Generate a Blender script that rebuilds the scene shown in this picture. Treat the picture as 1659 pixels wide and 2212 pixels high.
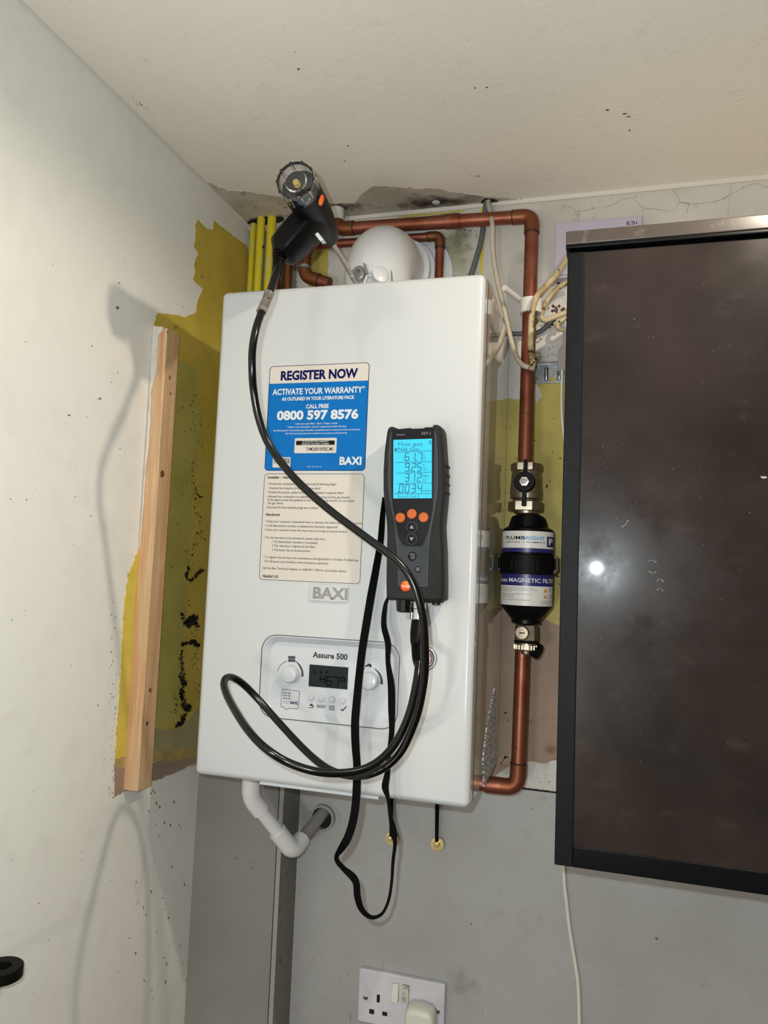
import bpy, bmesh, math, random
from mathutils import Vector, Matrix
random.seed(7)
for o in list(bpy.data.objects): bpy.data.objects.remove(o)
SC = bpy.context.scene; COL = SC.collection
PI = math.pi
# ------------------------------------------------------------------ camera
F = 1653.7
def _rot(yaw, pit, rol):
    return (Matrix.Rotation(yaw, 3, 'Z') @ Matrix.Rotation(pit, 3, 'X') @ Matrix.Rotation(rol, 3, 'Y'))
M3 = _rot(0.2910, 0.0782, -0.0404)
CAM = Vector((0.5607, -1.2659, 0.2954))
cd = bpy.data.cameras.new('camera'); cam = bpy.data.objects.new('camera', cd); COL.objects.link(cam)
r_, f_, u_ = M3.col[0], M3.col[1], M3.col[2]
cam.matrix_world = Matrix(((r_[0], u_[0], -f_[0], CAM[0]), (r_[1], u_[1], -f_[1], CAM[1]), (r_[2], u_[2], -f_[2], CAM[2]), (0, 0, 0, 1)))
cd.sensor_fit = 'HORIZONTAL'; cd.sensor_width = 36; cd.lens = F / 1659 * 36; cd.clip_start = .02
SC.camera = cam
# ------------------------------------------------------------------ world, lights, exposure
w = bpy.data.worlds.new('world'); SC.world = w; w.use_nodes = True
w.node_tree.nodes['Background'].inputs[0].default_value = (.9, .92, 1, 1)
w.node_tree.nodes['Background'].inputs[1].default_value = .25
def light(name, kind, loc, power, color, size, rot=(0, 0, 0), **k):
    d = bpy.data.lights.new(name, kind); d.energy = power; d.color = color
    if kind == 'AREA': d.size = size; d.shape = 'DISK'
    else: d.shadow_soft_size = size
    for a, b in k.items(): setattr(d, a, b)
    o = bpy.data.objects.new(name, d); COL.objects.link(o); o.location = loc; o.rotation_euler = rot
    return o
LAMP = Vector((.84, -.72, .92))
FLASH = CAM + Vector((-.034, 0, .030))
light('phone_flash', 'POINT', FLASH, 19, (.84, .95, 1.0), .005)
light('spotlight_beam', 'SPOT', (LAMP.x, LAMP.y, .925), 22, (1.0, .87, .70), .018, (0, 0, 0), spot_size=math.radians(172), spot_blend=.25)
light('fill_light', 'POINT', (.28, -2.3, -.08), 27, (1.0, .96, .90), .12)  # unseen fill added behind the camera to brighten ceiling and room
SC.view_settings.view_transform = 'Standard'; SC.view_settings.look = 'None'
SC.view_settings.gamma = 1; SC.view_settings.use_curve_mapping = False
SC.view_settings.exposure = 0.0
# ------------------------------------------------------------------ helpers
def ray(u, v): return M3 @ Vector(((u - 829.5) / F, 1, -(v - 1106) / F))
def _on(u, v, ax, c):
    d = ray(u, v); return CAM + d * ((c - CAM[ax]) / d[ax])
def PX(u, v, c): return _on(u, v, 0, c)
def PY(u, v, c): return _on(u, v, 1, c)
def PZ(u, v, c): return _on(u, v, 2, c)
def lin(c):
    c = c / 255
    return c / 12.92 if c <= .04045 else ((c + .055) / 1.055) ** 2.4
def rgb(*c): return (lin(c[0]), lin(c[1]), lin(c[2]), 1)
MATS = {}
def mat(name, col, rough=.5, metal=0, noise=None, bump=None, coat=0, emit=None, spec=None, trans=0, stains=(), rnoise=None, ior=None, aniso=None):
    """noise: list of (scale, colour, lo, hi); bump: (scale, strength[, dist]); stains: (centre, (rx,ry,rz), colour, strength, noisescale)"""
    m = bpy.data.materials.new(name); m.use_nodes = True; nt = m.node_tree; N = nt.nodes; L = nt.links
    b = N['Principled BSDF']; b.inputs['Roughness'].default_value = rough; b.inputs['Metallic'].default_value = metal
    b.inputs['Base Color'].default_value = rgb(*col)
    if coat: b.inputs['Coat Weight'].default_value = coat; b.inputs['Coat Roughness'].default_value = .05
    if spec is not None: b.inputs['Specular IOR Level'].default_value = spec
    if trans: b.inputs['Transmission Weight'].default_value = trans
    if ior: b.inputs['IOR'].default_value = ior
    if emit: b.inputs['Emission Color'].default_value = rgb(*emit[0]); b.inputs['Emission Strength'].default_value = emit[1]
    cur = None
    if noise or stains or bump or rnoise:
        g = N.new('ShaderNodeNewGeometry'); pos = g.outputs['Position']
    def mix(fac, c2):
        nonlocal cur
        x = N.new('ShaderNodeMix'); x.data_type = 'RGBA'
        L.new(fac, x.inputs[0])
        if cur is None: x.inputs[6].default_value = rgb(*col)
        else: L.new(cur, x.inputs[6])
        x.inputs[7].default_value = rgb(*c2); cur = x.outputs[2]
    for it in (noise or []):
        sc, c2, lo, hi = it[:4]; st = it[4] if len(it) > 4 else (1, 1, 1)
        mp = N.new('ShaderNodeMapping'); L.new(pos, mp.inputs[0]); mp.inputs[3].default_value = st
        n = N.new('ShaderNodeTexNoise'); n.inputs['Scale'].default_value = sc; n.inputs['Detail'].default_value = 6
        L.new(mp.outputs[0], n.inputs['Vector'])
        r = N.new('ShaderNodeMapRange'); L.new(n.outputs[0], r.inputs[0])
        r.inputs[1].default_value = lo; r.inputs[2].default_value = hi
        mix(r.outputs[0], c2)
    for (c, rad, c2, s, ns) in stains:
        mp = N.new('ShaderNodeVectorMath'); mp.operation = 'SUBTRACT'; L.new(pos, mp.inputs[0]); mp.inputs[1].default_value = c
        dv = N.new('ShaderNodeVectorMath'); dv.operation = 'DIVIDE'; L.new(mp.outputs[0], dv.inputs[0]); dv.inputs[1].default_value = rad
        ln = N.new('ShaderNodeVectorMath'); ln.operation = 'LENGTH'; L.new(dv.outputs[0], ln.inputs[0])
        n = N.new('ShaderNodeTexNoise'); n.inputs['Scale'].default_value = ns; n.inputs['Detail'].default_value = 5; L.new(pos, n.inputs['Vector'])
        a = N.new('ShaderNodeMath'); a.operation = 'MULTIPLY_ADD'; L.new(n.outputs[0], a.inputs[0]); a.inputs[1].default_value = 1.6; L.new(ln.outputs['Value'], a.inputs[2])
        r = N.new('ShaderNodeMapRange'); L.new(a.outputs[0], r.inputs[0]); r.interpolation_type = 'SMOOTHSTEP'
        r.inputs[1].default_value = 1.75; r.inputs[2].default_value = .85; r.inputs[3].default_value = 0; r.inputs[4].default_value = s
        mix(r.outputs[0], c2)
    if rnoise:
        n = N.new('ShaderNodeTexNoise'); n.inputs['Scale'].default_value = rnoise[0]; n.inputs['Detail'].default_value = 8; n.inputs['Roughness'].default_value = .7; L.new(pos, n.inputs['Vector'])
        r = N.new('ShaderNodeMapRange'); L.new(n.outputs[0], r.inputs[0]); r.inputs[1].default_value = .35; r.inputs[2].default_value = .65; r.inputs[3].default_value = rnoise[1]; r.inputs[4].default_value = rnoise[2]
        L.new(r.outputs[0], b.inputs['Roughness'])
    if cur is not None: L.new(cur, b.inputs['Base Color'])
    if bump:
        n = N.new('ShaderNodeTexNoise'); n.inputs['Scale'].default_value = bump[0]; n.inputs['Detail'].default_value = 4; L.new(pos, n.inputs['Vector'])
        bp = N.new('ShaderNodeBump'); bp.inputs['Strength'].default_value = bump[1]; bp.inputs['Distance'].default_value = bump[2] if len(bump) > 2 else .001
        L.new(n.outputs[0], bp.inputs['Height']); L.new(bp.outputs[0], b.inputs['Normal'])
    MATS[name] = m; return m
class MB:
    """collects shapes; build() links them as ONE mesh object"""
    def __init__(s): s.v = []; s.f = []
    def add(s, vs, fs):
        k = len(s.v); s.v += [tuple(x) for x in vs]; s.f += [tuple(i + k for i in q) for q in fs]; return s
    def box(s, a, b):
        (x0, y0, z0), (x1, y1, z1) = a, b
        return s.add([(x0, y0, z0), (x1, y0, z0), (x1, y1, z0), (x0, y1, z0), (x0, y0, z1), (x1, y0, z1), (x1, y1, z1), (x0, y1, z1)],
                     [(0, 3, 2, 1), (4, 5, 6, 7), (0, 1, 5, 4), (1, 2, 6, 5), (2, 3, 7, 6), (3, 0, 4, 7)])
    def loft(s, rings, closed=True, caps=True):
        n = len(rings[0]); vs = [p for r in rings for p in r]; fs = []
        for i in range(len(rings) - 1):
            for j in range(n if closed else n - 1):
                k = (j + 1) % n
                fs.append((i * n + j, i * n + k, (i + 1) * n + k, (i + 1) * n + j))
        if caps and closed:
            fs.append(tuple(range(n - 1, -1, -1))); fs.append(tuple(range((len(rings) - 1) * n, len(rings) * n)))
        return s.add(vs, fs)
    def prism(s, axis, pts, c0, c1):
        def P(p, c): return {'x': (c, p[0], p[1]), 'y': (p[0], c, p[1]), 'z': (p[0], p[1], c)}[axis]
        return s.loft([[P(p, c0) for p in pts], [P(p, c1) for p in pts]])
    def tube(s, path, rad, n=16, caps=True):
        path = [Vector(p) for p in path]; m = len(path)
        rr = rad if isinstance(rad, (list, tuple)) else [rad] * m
        t0 = (path[1] - path[0]).normalized(); up = Vector((0, 0, 1)) if abs(t0.z) < .9 else Vector((0, 1, 0))
        nrm = (up - t0 * up.dot(t0)).normalized(); rings = []; pt = t0
        for i in range(m):
            t = ((path[min(i + 1, m - 1)] - path[i]).normalized() + (path[i] - path[max(i - 1, 0)]).normalized())
            t = t.normalized() if t.length > 1e-9 else pt
            q = pt.rotation_difference(t); nrm = (q @ nrm); nrm = (nrm - t * nrm.dot(t)).normalized(); pt = t
            bn = t.cross(nrm)
            rings.append([path[i] + (nrm * math.cos(a) + bn * math.sin(a)) * rr[i] for a in [2 * PI * j / n for j in range(n)]])
        return s.loft(rings, True, caps)
    def lathe(s, prof, c, d=(0, 0, 1), n=32):
        """prof: list of (radius, height) along direction d from c"""
        d = Vector(d).normalized(); c = Vector(c)
        a = Vector((1, 0, 0)) if abs(d.x) < .8 else Vector((0, 1, 0)); a = (a - d * a.dot(d)).normalized(); b = d.cross(a)
        return s.loft([[c + d * h + (a * math.cos(2 * PI * j / n) + b * math.sin(2 * PI * j / n)) * max(r, 1e-5) for j in range(n)] for r, h in prof])
    def build(s, name, m, parent=None, smooth=False, bevel=0, seg=2, **tags):
        me = bpy.data.meshes.new(name)
        loc = Vector((0, 0, 0))
        if parent is None:
            xs = [v[0] for v in s.v]; ys = [v[1] for v in s.v]; zs = [v[2] for v in s.v]
            loc = Vector(((min(xs) + max(xs)) / 2, (min(ys) + max(ys)) / 2, min(zs)))
        me.from_pydata([tuple(Vector(v) - loc) for v in s.v], [], s.f)
        bm = bmesh.new(); bm.from_mesh(me); bmesh.ops.recalc_face_normals(bm, faces=bm.faces); bm.to_mesh(me); bm.free()
        me.materials.append(MATS[m] if isinstance(m, str) else m)
        if smooth:
            me.polygons.foreach_set('use_smooth', [True] * len(me.polygons))
            try: me.set_sharp_from_angle(angle=math.radians(38))
            except Exception: pass
        o = bpy.data.objects.new(name, me); COL.objects.link(o); o.location = loc
        attach(o, parent)
        if bevel:
            md = o.modifiers.new('bevel', 'BEVEL'); md.width = bevel; md.segments = seg; md.limit_method = 'ANGLE'; md.angle_limit = math.radians(40); md.harden_normals = False
            me.polygons.foreach_set('use_smooth', [True] * len(me.polygons))
            try: me.set_sharp_from_angle(angle=math.radians(60))
            except Exception: pass
            wn = o.modifiers.new('wn', 'WEIGHTED_NORMAL'); wn.keep_sharp = False
        for k, v in tags.items(): o[k] = v
        return o
WORLD = {}
def attach(o, parent):
    if parent is not None:
        o.parent = parent
        base = parent
        off = Vector((0, 0, 0))
        while base is not None: off += Vector(base.location); base = base.parent
        # parents carry only translations, children hold world coordinates
        o.location = Vector(o.location) - off
def thing(name, label, cat, loc, group=None):
    o = bpy.data.objects.new(name, None); COL.objects.link(o); o.location = loc; o.empty_display_size = .05
    o['label'] = label; o['category'] = cat
    if group: o['group'] = group
    return o
def T(label, cat, group=None):
    d = dict(label=label, category=cat)
    if group: d['group'] = group
    return d
ST = dict(kind='structure')
def spline(pts, sub=8):
    pts = [Vector(p) for p in pts]; P = [pts[0] * 2 - pts[1]] + pts + [pts[-1] * 2 - pts[-2]]; out = []
    for i in range(1, len(P) - 2):
        a, b, c, d = P[i - 1], P[i], P[i + 1], P[i + 2]
        for k in range(sub):
            t = k / sub
            out.append(.5 * ((2 * b) + (c - a) * t + (2 * a - 5 * b + 4 * c - d) * t * t + (3 * b - a - 3 * c + d) * t ** 3))
    out.append(pts[-1]); return out
def fillet(pts, r, n=8):
    """polyline with rounded corners; returns (all points, list of arcs)"""
    pts = [Vector(p) for p in pts]; out = [pts[0]]; arcs = []
    for i in range(1, len(pts) - 1):
        a = (pts[i - 1] - pts[i]).normalized(); b = (pts[i + 1] - pts[i]).normalized()
        p0 = pts[i] + a * r; p1 = pts[i] + b * r
        arc = [(p0 * (1 - t) ** 2 + pts[i] * 2 * t * (1 - t) + p1 * t * t) for t in [k / n for k in range(n + 1)]]
        out += arc; arcs.append((arc, a, b))
    out.append(pts[-1]); return out, arcs
def rrect(x0, x1, z0, z1, r, n=6):
    o = []
    for cx, cz, a0 in ((x1 - r, z1 - r, 0), (x0 + r, z1 - r, 90), (x0 + r, z0 + r, 180), (x1 - r, z0 + r, 270)):
        for k in range(n + 1):
            a = math.radians(a0 + 90 * k / n); o.append((cx + r * math.cos(a), cz + r * math.sin(a)))
    return o
def circ(cx, cz, r, n=32, a0=0, a1=360):
    full = abs(a1 - a0) >= 360
    return [(cx + r * math.cos(math.radians(a0 + (a1 - a0) * k / (n if full else n - 1))), cz + r * math.sin(math.radians(a0 + (a1 - a0) * k / (n if full else n - 1)))) for k in range(n)]
def arcband(cx, cz, r0, r1, a0, a1, n=20, taper=None):
    o = circ(cx, cz, r1, n, a0, a1)
    if taper is None: i = circ(cx, cz, r0, n, a0, a1)
    else:
        i = []
        for k in range(n):
            t = k / (n - 1); r = r1 - (taper[0] * (1 - t) + taper[1] * t); a = math.radians(a0 + (a1 - a0) * t); i.append((cx + r * math.cos(a), cz + r * math.sin(a)))
    return o + i[::-1]
def ringm(mb, axis, outer, inner, c0, c1):
    """frame between two outlines of the same number of points"""
    def P(p, c): return {'x': (c, p[0], p[1]), 'y': (p[0], c, p[1])}[axis]
    n = len(outer); rings = [[P(p, c0) for p in outer], [P(p, c1) for p in outer], [P(p, c1) for p in inner], [P(p, c0) for p in inner]]
    vs = [p for r in rings for p in r]; fs = []
    for i in range(4):
        for j in range(n):
            k = (j + 1) % n; i2 = (i + 1) % 4
            fs.append((i * n + j, i * n + k, i2 * n + k, i2 * n + j))
    mb.add(vs, fs)
def text_geo(s, bold=0.0, shear=0):
    c = bpy.data.curves.new('t', 'FONT'); c.body = s; c.resolution_u = 3; c.offset = bold; c.shear = shear
    o = bpy.data.objects.new('t', c); COL.objects.link(o)
    bpy.context.view_layer.update()
    me = bpy.data.meshes.new_from_object(o.evaluated_get(bpy.context.evaluated_depsgraph_get()))
    vs = [(v.co.x, v.co.y) for v in me.vertices]; fs = [tuple(p.vertices) for p in me.polygons]
    bpy.data.objects.remove(o); bpy.data.curves.remove(c); bpy.data.meshes.remove(me)
    return vs, fs
def letters(mb, s, u0, v0, u1, v1, h, y, bold=0., fn=None, shear=0, flat=True):
    """text whose baseline runs from pixel (u0,v0) to (u1,v1), capital height h px, on the plane Y=y"""
    vs, fs = text_geo(s, bold, shear)
    if not vs: return
    xa = min(v[0] for v in vs); xb = max(v[0] for v in vs)
    p0 = PY(u0, v0, y); p1 = PY(u1, v1, y); ph = PY((u0 + u1) / 2, (v0 + v1) / 2 - h, y)
    zb = (p0.z + p1.z) / 2; hh = (ph.z - zb)
    sx = (p1.x - p0.x) / (xb - xa); sz = hh / .70
    P = [(p0.x + (a - xa) * sx, y, zb + b * sz) for a, b in vs]
    if fn: P = [fn(p) for p in P]
    mb.add(P, fs)
def stroke(mb, pts, w, y):
    """flat polyline band on plane Y=y; pts are (x,z)"""
    P = [Vector((p[0], p[1])) for p in pts]
    for a, b in zip(P[:-1], P[1:]):
        d = (b - a); d = d.normalized() if d.length else Vector((1, 0)); n = Vector((-d.y, d.x)) * w / 2; e = d * w * .35
        q = [a - e + n, b + e + n, b + e - n, a - e - n]
        mb.add([(p.x, y, p.y) for p in q], [(0, 1, 2, 3)])
def rag(pts, amp, step, keep=()):
    """densify a polygon and jitter its edges (torn paint / plaster edges)"""
    out = []
    n = len(pts)
    for i in range(n):
        a = Vector(pts[i]); b = Vector(pts[(i + 1) % n]); out.append(tuple(a))
        if i in keep: continue
        k = int((b - a).length / step); d = (b - a); nn = Vector((-d.y, d.x)).normalized() if d.length else Vector((0, 0))
        for j in range(1, k):
            out.append(tuple(a + d * (j + random.uniform(-.3, .3)) / k + nn * random.gauss(0, amp)))
    return out
def blobs(mb, fn, items):
    """small irregular flat spots: items (u, v, ru, rv); fn maps pixel to 3D"""
    for (u, v, a, b) in items:
        n = random.randint(6, 10); ph = random.random() * 6
        mb.add([fn(u, v)] + [fn(u + a * random.uniform(.55, 1.25) * math.cos(ph + 2 * PI * k / n), v + b * random.uniform(.55, 1.25) * math.sin(ph + 2 * PI * k / n)) for k in range(n)],
               [(0, k + 1, (k + 1) % n + 1) for k in range(n)])
def chain(pts, n, spread, r0, r1):
    out = []
    for _ in range(n):
        i = random.randrange(len(pts) - 1); t = random.random(); a, b = pts[i], pts[i + 1]
        r = random.uniform(r0, r1)
        out.append((a[0] + (b[0] - a[0]) * t + random.gauss(0, spread), a[1] + (b[1] - a[1]) * t + random.gauss(0, spread), r * random.uniform(.6, 1.2), r * random.uniform(.7, 1.6)))
    return out
# ------------------------------------------------------------------ materials
XL = -.1046; CZ = .936; W = .3923; D = .278; H = .70
mat('wall_left', (230, 227, 219), .55, noise=[(3, (224, 220, 211), .35, .75), (26, (222, 218, 210), .5, .8), (14, (210, 207, 202), .66, .8, (1, 1, .35))], bump=(60, .25, .0015))
mat('wall_back', (200, 194, 186), .6, noise=[(8, (184, 177, 168), .4, .75), (70, (170, 162, 150), .62, .8)], bump=(90, .3, .001), stains=[
    (tuple(PY(990, 520, 0)), (.035, .03, .06), (92, 84, 58), .85, 60), (tuple(PY(985, 560, 0)), (.04, .03, .07), (150, 148, 120), .7, 50),
    (tuple(PY(960, 460, 0)), (.05, .03, .02), (104, 98, 60), .8, 70), (tuple(PY(1130, 560, 0)), (.02, .03, .02), (165, 158, 148), .6, 60),
    (tuple(PY(1090, 1660, 0)), (.012, .02, .012), (110, 95, 65), .7, 90)])
mat('ceiling', (234, 227, 214), .7, noise=[(2.5, (228, 220, 208), .35, .7), (40, (222, 214, 202), .6, .8)], bump=(120, .3, .0012))
mat('ceiling_old', (192, 182, 168), .75, noise=[(14, (160, 149, 133), .42, .75), (60, (96, 84, 68), .6, .8)], bump=(90, .3, .001), stains=[
    (tuple(PZ(945, 436, CZ)), (.10, .036, .05), (66, 50, 34), .95, 40), (tuple(PZ(935, 438, CZ)), (.06, .022, .05), (34, 22, 14), .95, 70),
    (tuple(PZ(735, 448, CZ)), (.07, .026, .05), (60, 46, 34), .95, 60), (tuple(PZ(580, 470, CZ)), (.06, .012, .05), (60, 48, 36), .9, 60)])
mat('yellow_paint', (198, 174, 74), .5, noise=[(10, (178, 154, 58), .4, .7), (90, (110, 92, 24), .66, .8)], bump=(60, .2, .001))
mat('bright_yellow', (214, 190, 84), .5, noise=[(20, (196, 176, 70), .45, .7)])
mat('olive_paint', (186, 174, 92), .55, noise=[(12, (164, 152, 72), .4, .75), (80, (112, 100, 40), .66, .8)])
mat('yellow_back', (188, 168, 82), .55, noise=[(12, (160, 144, 60), .4, .7), (70, (128, 112, 50), .64, .8)], bump=(200, .3, .0008))
mat('plaster_pink', (160, 136, 118), .75, noise=[(12, (146, 122, 104), .4, .7), (60, (132, 108, 90), .62, .8)], bump=(120, .2, .001), stains=[
    (tuple(PY(1190, 1620, 0)), (.014, .02, .014), (120, 84, 58), .8, 90), (tuple(PY(1140, 1560, 0)), (.02, .02, .008), (130, 104, 84), .6, 90)])
mat('tan_smear', (184, 158, 98), .7, noise=[(30, (160, 134, 84), .4, .7)])
mat('beige_smear', (168, 156, 112), .7, noise=[(20, (152, 140, 100), .4, .7)])
mat('mould', (34, 26, 10), .9, noise=[(80, (62, 46, 14), .4, .7)])
mat('speck', (108, 94, 76), .9)
mat('web', (136, 124, 106), .9)
mat('panel_paint', (168, 167, 165), .34, noise=[(6, (158, 156, 152), .4, .75), (40, (160, 158, 153), .55, .8)], bump=(300, .12, .0006), stains=[
    (tuple(PY(1000, 2120, 0)), (.035, .02, .03), (132, 126, 116), .7, 50), (tuple(PY(1175, 1720, 0)), (.01, .02, .01), (130, 124, 112), .6, 90)])
mat('box_paint', (136, 133, 128), .5, noise=[(5, (126, 122, 116), .4, .7), (60, (120, 112, 100), .7, .82)], bump=(150, .2, .0008))
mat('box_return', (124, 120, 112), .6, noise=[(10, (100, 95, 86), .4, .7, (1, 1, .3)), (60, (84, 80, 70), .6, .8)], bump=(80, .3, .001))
mat('white_plaster', (206, 202, 194), .7, noise=[(40, (176, 170, 160), .5, .75), (120, (90, 84, 74), .70, .76)], bump=(100, .4, .001))
mat('dark_gap', (20, 18, 16), .9)
mat('bead', (152, 149, 143), .5)
mat('caulk', (216, 210, 198), .5)
mat('boiler_white', (191, 193, 194), .16, coat=.6)
mat('boiler_side', (200, 194, 182), .06, coat=1.0)
mat('panel_white', (192, 195, 199), .28, coat=.2)
mat('button_white', (186, 188, 192), .35)
mat('print_grey', (70, 72, 76), .5, spec=.1)
mat('groove', (70, 72, 84), .5)
mat('lcd_dark', (30, 40, 38), .3, spec=.12)
mat('lcd_ink', (1, 2, 2), .6, spec=.05)
mat('sticker_cream', (200, 192, 182), .4)
mat('sticker_clear', (194, 194, 194), .25)
mat('sticker_blue', (0, 100, 172), .42, spec=.15)
mat('ink_navy', (14, 12, 74), .5, spec=.1)
mat('ink_white', (204, 206, 208), .5)
mat('ink_black', (24, 24, 26), .5, spec=.1)
mat('ink_dark', (38, 36, 36), .5, spec=.1)
mat('ink_blue', (30, 60, 110), .5, spec=.1)
mat('chrome', (200, 198, 196), .18, 1)
mat('badge', (186, 188, 190), .15, coat=1)
mat('badge_letters', (140, 138, 134), .35, .7)
mat('copper', (150, 92, 74), .42, .85, noise=[(25, (128, 70, 52), .45, .7), (60, (112, 76, 50), .6, .75), (260, (60, 34, 26), .68, .76)], bump=(60, .1, .0006))
mat('solder', (46, 34, 30), .6, .3)
mat('copper_dull', (138, 80, 56), .45, .8, noise=[(18, (122, 80, 54), .4, .6), (50, (120, 96, 50), .58, .75), (240, (58, 36, 24), .66, .76)], bump=(60, .1, .0006))
mat('yellow_pipe', (206, 188, 30), .42, noise=[(30, (196, 182, 90), .5, .7), (120, (80, 70, 24), .7, .78)])
mat('black_gloss', (6, 6, 6), .2, spec=.35)
mat('black_rubber', (8, 8, 8), .42, spec=.12)
mat('black_matte', (8, 8, 8), .5, bump=(400, .2, .0004), spec=.12)
mat('black_strap', (8, 8, 9), .85, bump=(900, .5, .0004), spec=.1)
mat('tape_clear', (96, 88, 80), .3, noise=[(120, (130, 124, 116), .45, .7)])
mat('body_grey', (36, 37, 36), .6, bump=(700, .25, .0003), spec=.15)
mat('face_grey', (54, 57, 60), .55, spec=.2)
mat('trim_grey', (74, 78, 84), .5, spec=.2)
mat('bezel_black', (16, 18, 22), .35, spec=.2)
mat('screen', (30, 150, 180), .25, emit=((66, 204, 236), .52))
mat('screen_ink', (14, 74, 92), .4, emit=((10, 90, 110), .15))
mat('orange', (184, 84, 8), .4)
mat('rubber_button', (24, 26, 28), .55, spec=.15)
mat('button_rim', (52, 55, 58), .5)
mat('icon_grey', (140, 142, 144), .5)
mat('logo_orange', (214, 60, 24), .3, noise=[(60, (236, 130, 30), .45, .65)])
mat('white_plastic', (206, 207, 209), .3, coat=.2)
mat('pvc_white', (222, 219, 218), .25, coat=.3)
mat('pvc_grey', (146, 139, 135), .4)
mat('grey_seal', (150, 152, 152), .5)
mat('clip_white', (214, 210, 204), .45)
mat('cable_cream', (190, 180, 160), .5, noise=[(60, (174, 162, 140), .45, .7)])
mat('cable_dirty', (186, 168, 134), .6, noise=[(40, (150, 124, 80), .42, .65), (90, (70, 50, 26), .6, .72)])
mat('cable_grey', (92, 96, 98), .5)
mat('cable_white', (216, 210, 196), .4)
mat('grime', (60, 44, 22), .95, noise=[(120, (98, 76, 30), .45, .65)], bump=(200, .8, .003))
mat('lilac', (182, 174, 190), .4)
mat('door_brown', (31, 26, 24), .24, coat=.09, rnoise=(7, .15, .36), spec=.10, noise=[(6, (50, 42, 39), .35, .7), (18, (58, 51, 48), .60, .85, (1, 1, 2.2))], bump=(8, .03, .002))
mat('cab_black', (9, 11, 13), .36, bump=(900, .8, .0006), spec=.14)
mat('cab_black_gloss', (9, 10, 13), .3, spec=.12)
mat('rail_brown', (66, 58, 53), .25, spec=.5, noise=[(60, (104, 96, 88), .6, .8)])
mat('carcass', (196, 190, 172), .5)
mat('smear', (150, 150, 146), .5)
mat('galvanised', (150, 155, 158), .35, .9, noise=[(60, (120, 124, 126), .45, .7)])
mat('socket_white', (206, 203, 210), .35, noise=[(40, (194, 190, 196), .5, .75)])
mat('plug_cream', (220, 216, 202), .4)
mat('switch_dirty', (206, 202, 190), .4, noise=[(160, (130, 118, 96), .55, .7)])
mat('brass', (226, 206, 150), .3, 1)
mat('nickel', (168, 158, 140), .4, 1, noise=[(200, (150, 138, 116), .5, .7)])
mat('filter_black', (6, 6, 7), .34, spec=.18)
mat('label_navy', (34, 32, 96), .35)
mat('label_white', (214, 210, 204), .38)
mat('ink_lightblue', (84, 150, 200), .5)
mat('amber', (214, 140, 40), .5)
mat('port_metal', (150, 146, 142), .35, .5)
mat('pine', (192, 160, 124), .55, noise=[(9, (190, 142, 100), .42, .62, (6, 6, .5)), (60, (214, 176, 132), .5, .7, (4, 4, .15))], bump=(120, .1, .0005))
mat('knot', (104, 62, 38), .6)
mat('screw_dark', (48, 42, 38), .4, .6)
mat('painted_glints', (250, 250, 252), .3, 0, bump=(500, .6, .002), noise=[(240, (110, 110, 112), .47, .53)])  # foil glints put into the colour as pale and dark speckle
mat('probe_steel', (206, 200, 194), .32, .8)
mat('amber_filter', (196, 176, 84), .45)
mat('floor_tile', (92, 86, 80), .5, noise=[(4, (80, 75, 70), .4, .7)])
mat('far_wall', (138, 132, 122), .7, noise=[(3, (130, 124, 114), .4, .7)])
mat('lamp_glass', (250, 240, 220), .3, emit=((255, 226, 180), 6))
g = bpy.data.materials.new('clear_plastic'); g.use_nodes = True; b = g.node_tree.nodes['Principled BSDF']
b.inputs['Base Color'].default_value = (.93, .92, .95, 1); b.inputs['Roughness'].default_value = .06; b.inputs['Transmission Weight'].default_value = 1; b.inputs['IOR'].default_value = 1.42
MATS['clear_plastic'] = g
# ------------------------------------------------------------------ room
RX, RY, FZ = 2.3, -2.7, -1.35
wl = MB().box((XL - .1, RY - .1, FZ), (XL, .1, CZ)).build('wall_left', 'wall_left', **ST)
wb = MB().box((XL, 0, FZ), (RX, .1, CZ)).build('wall_back', 'wall_back', **ST)
ce = MB().box((XL - .1, RY - .1, CZ), (RX + .1, .1, CZ + .1)).build('ceiling', 'ceiling', **ST)
MB().box((XL - .1, RY - .1, FZ - .1), (RX + .1, .1, FZ)).build('floor', 'floor_tile', **ST)
MB().box((RX, RY, FZ), (RX + .1, .1, CZ)).build('wall_right', 'far_wall', **ST)
MB().box((XL, RY - .1, FZ), (RX, RY, CZ)).build('wall_front', 'far_wall', **ST)
def wleft(px, m, name, d, amp=.8, step=5, keep=()):
    pts = rag(px, amp, step, keep); q = [PX(u, v, XL) for u, v in pts]
    q = [(max(RY, min(-.0002, p.y)), p.z) for p in q]
    return MB().prism('x', q, XL - .002, XL + d).build(name, m, wl)
def wback(px, m, name, d, amp=.8, step=5, keep=()):
    pts = rag(px, amp, step, keep); q = [PY(u, v, 0) for u, v in pts]
    return MB().prism('y', [(max(p.x, XL + .0002), p.z) for p in q], .002, -d).build(name, m, wb)
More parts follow.
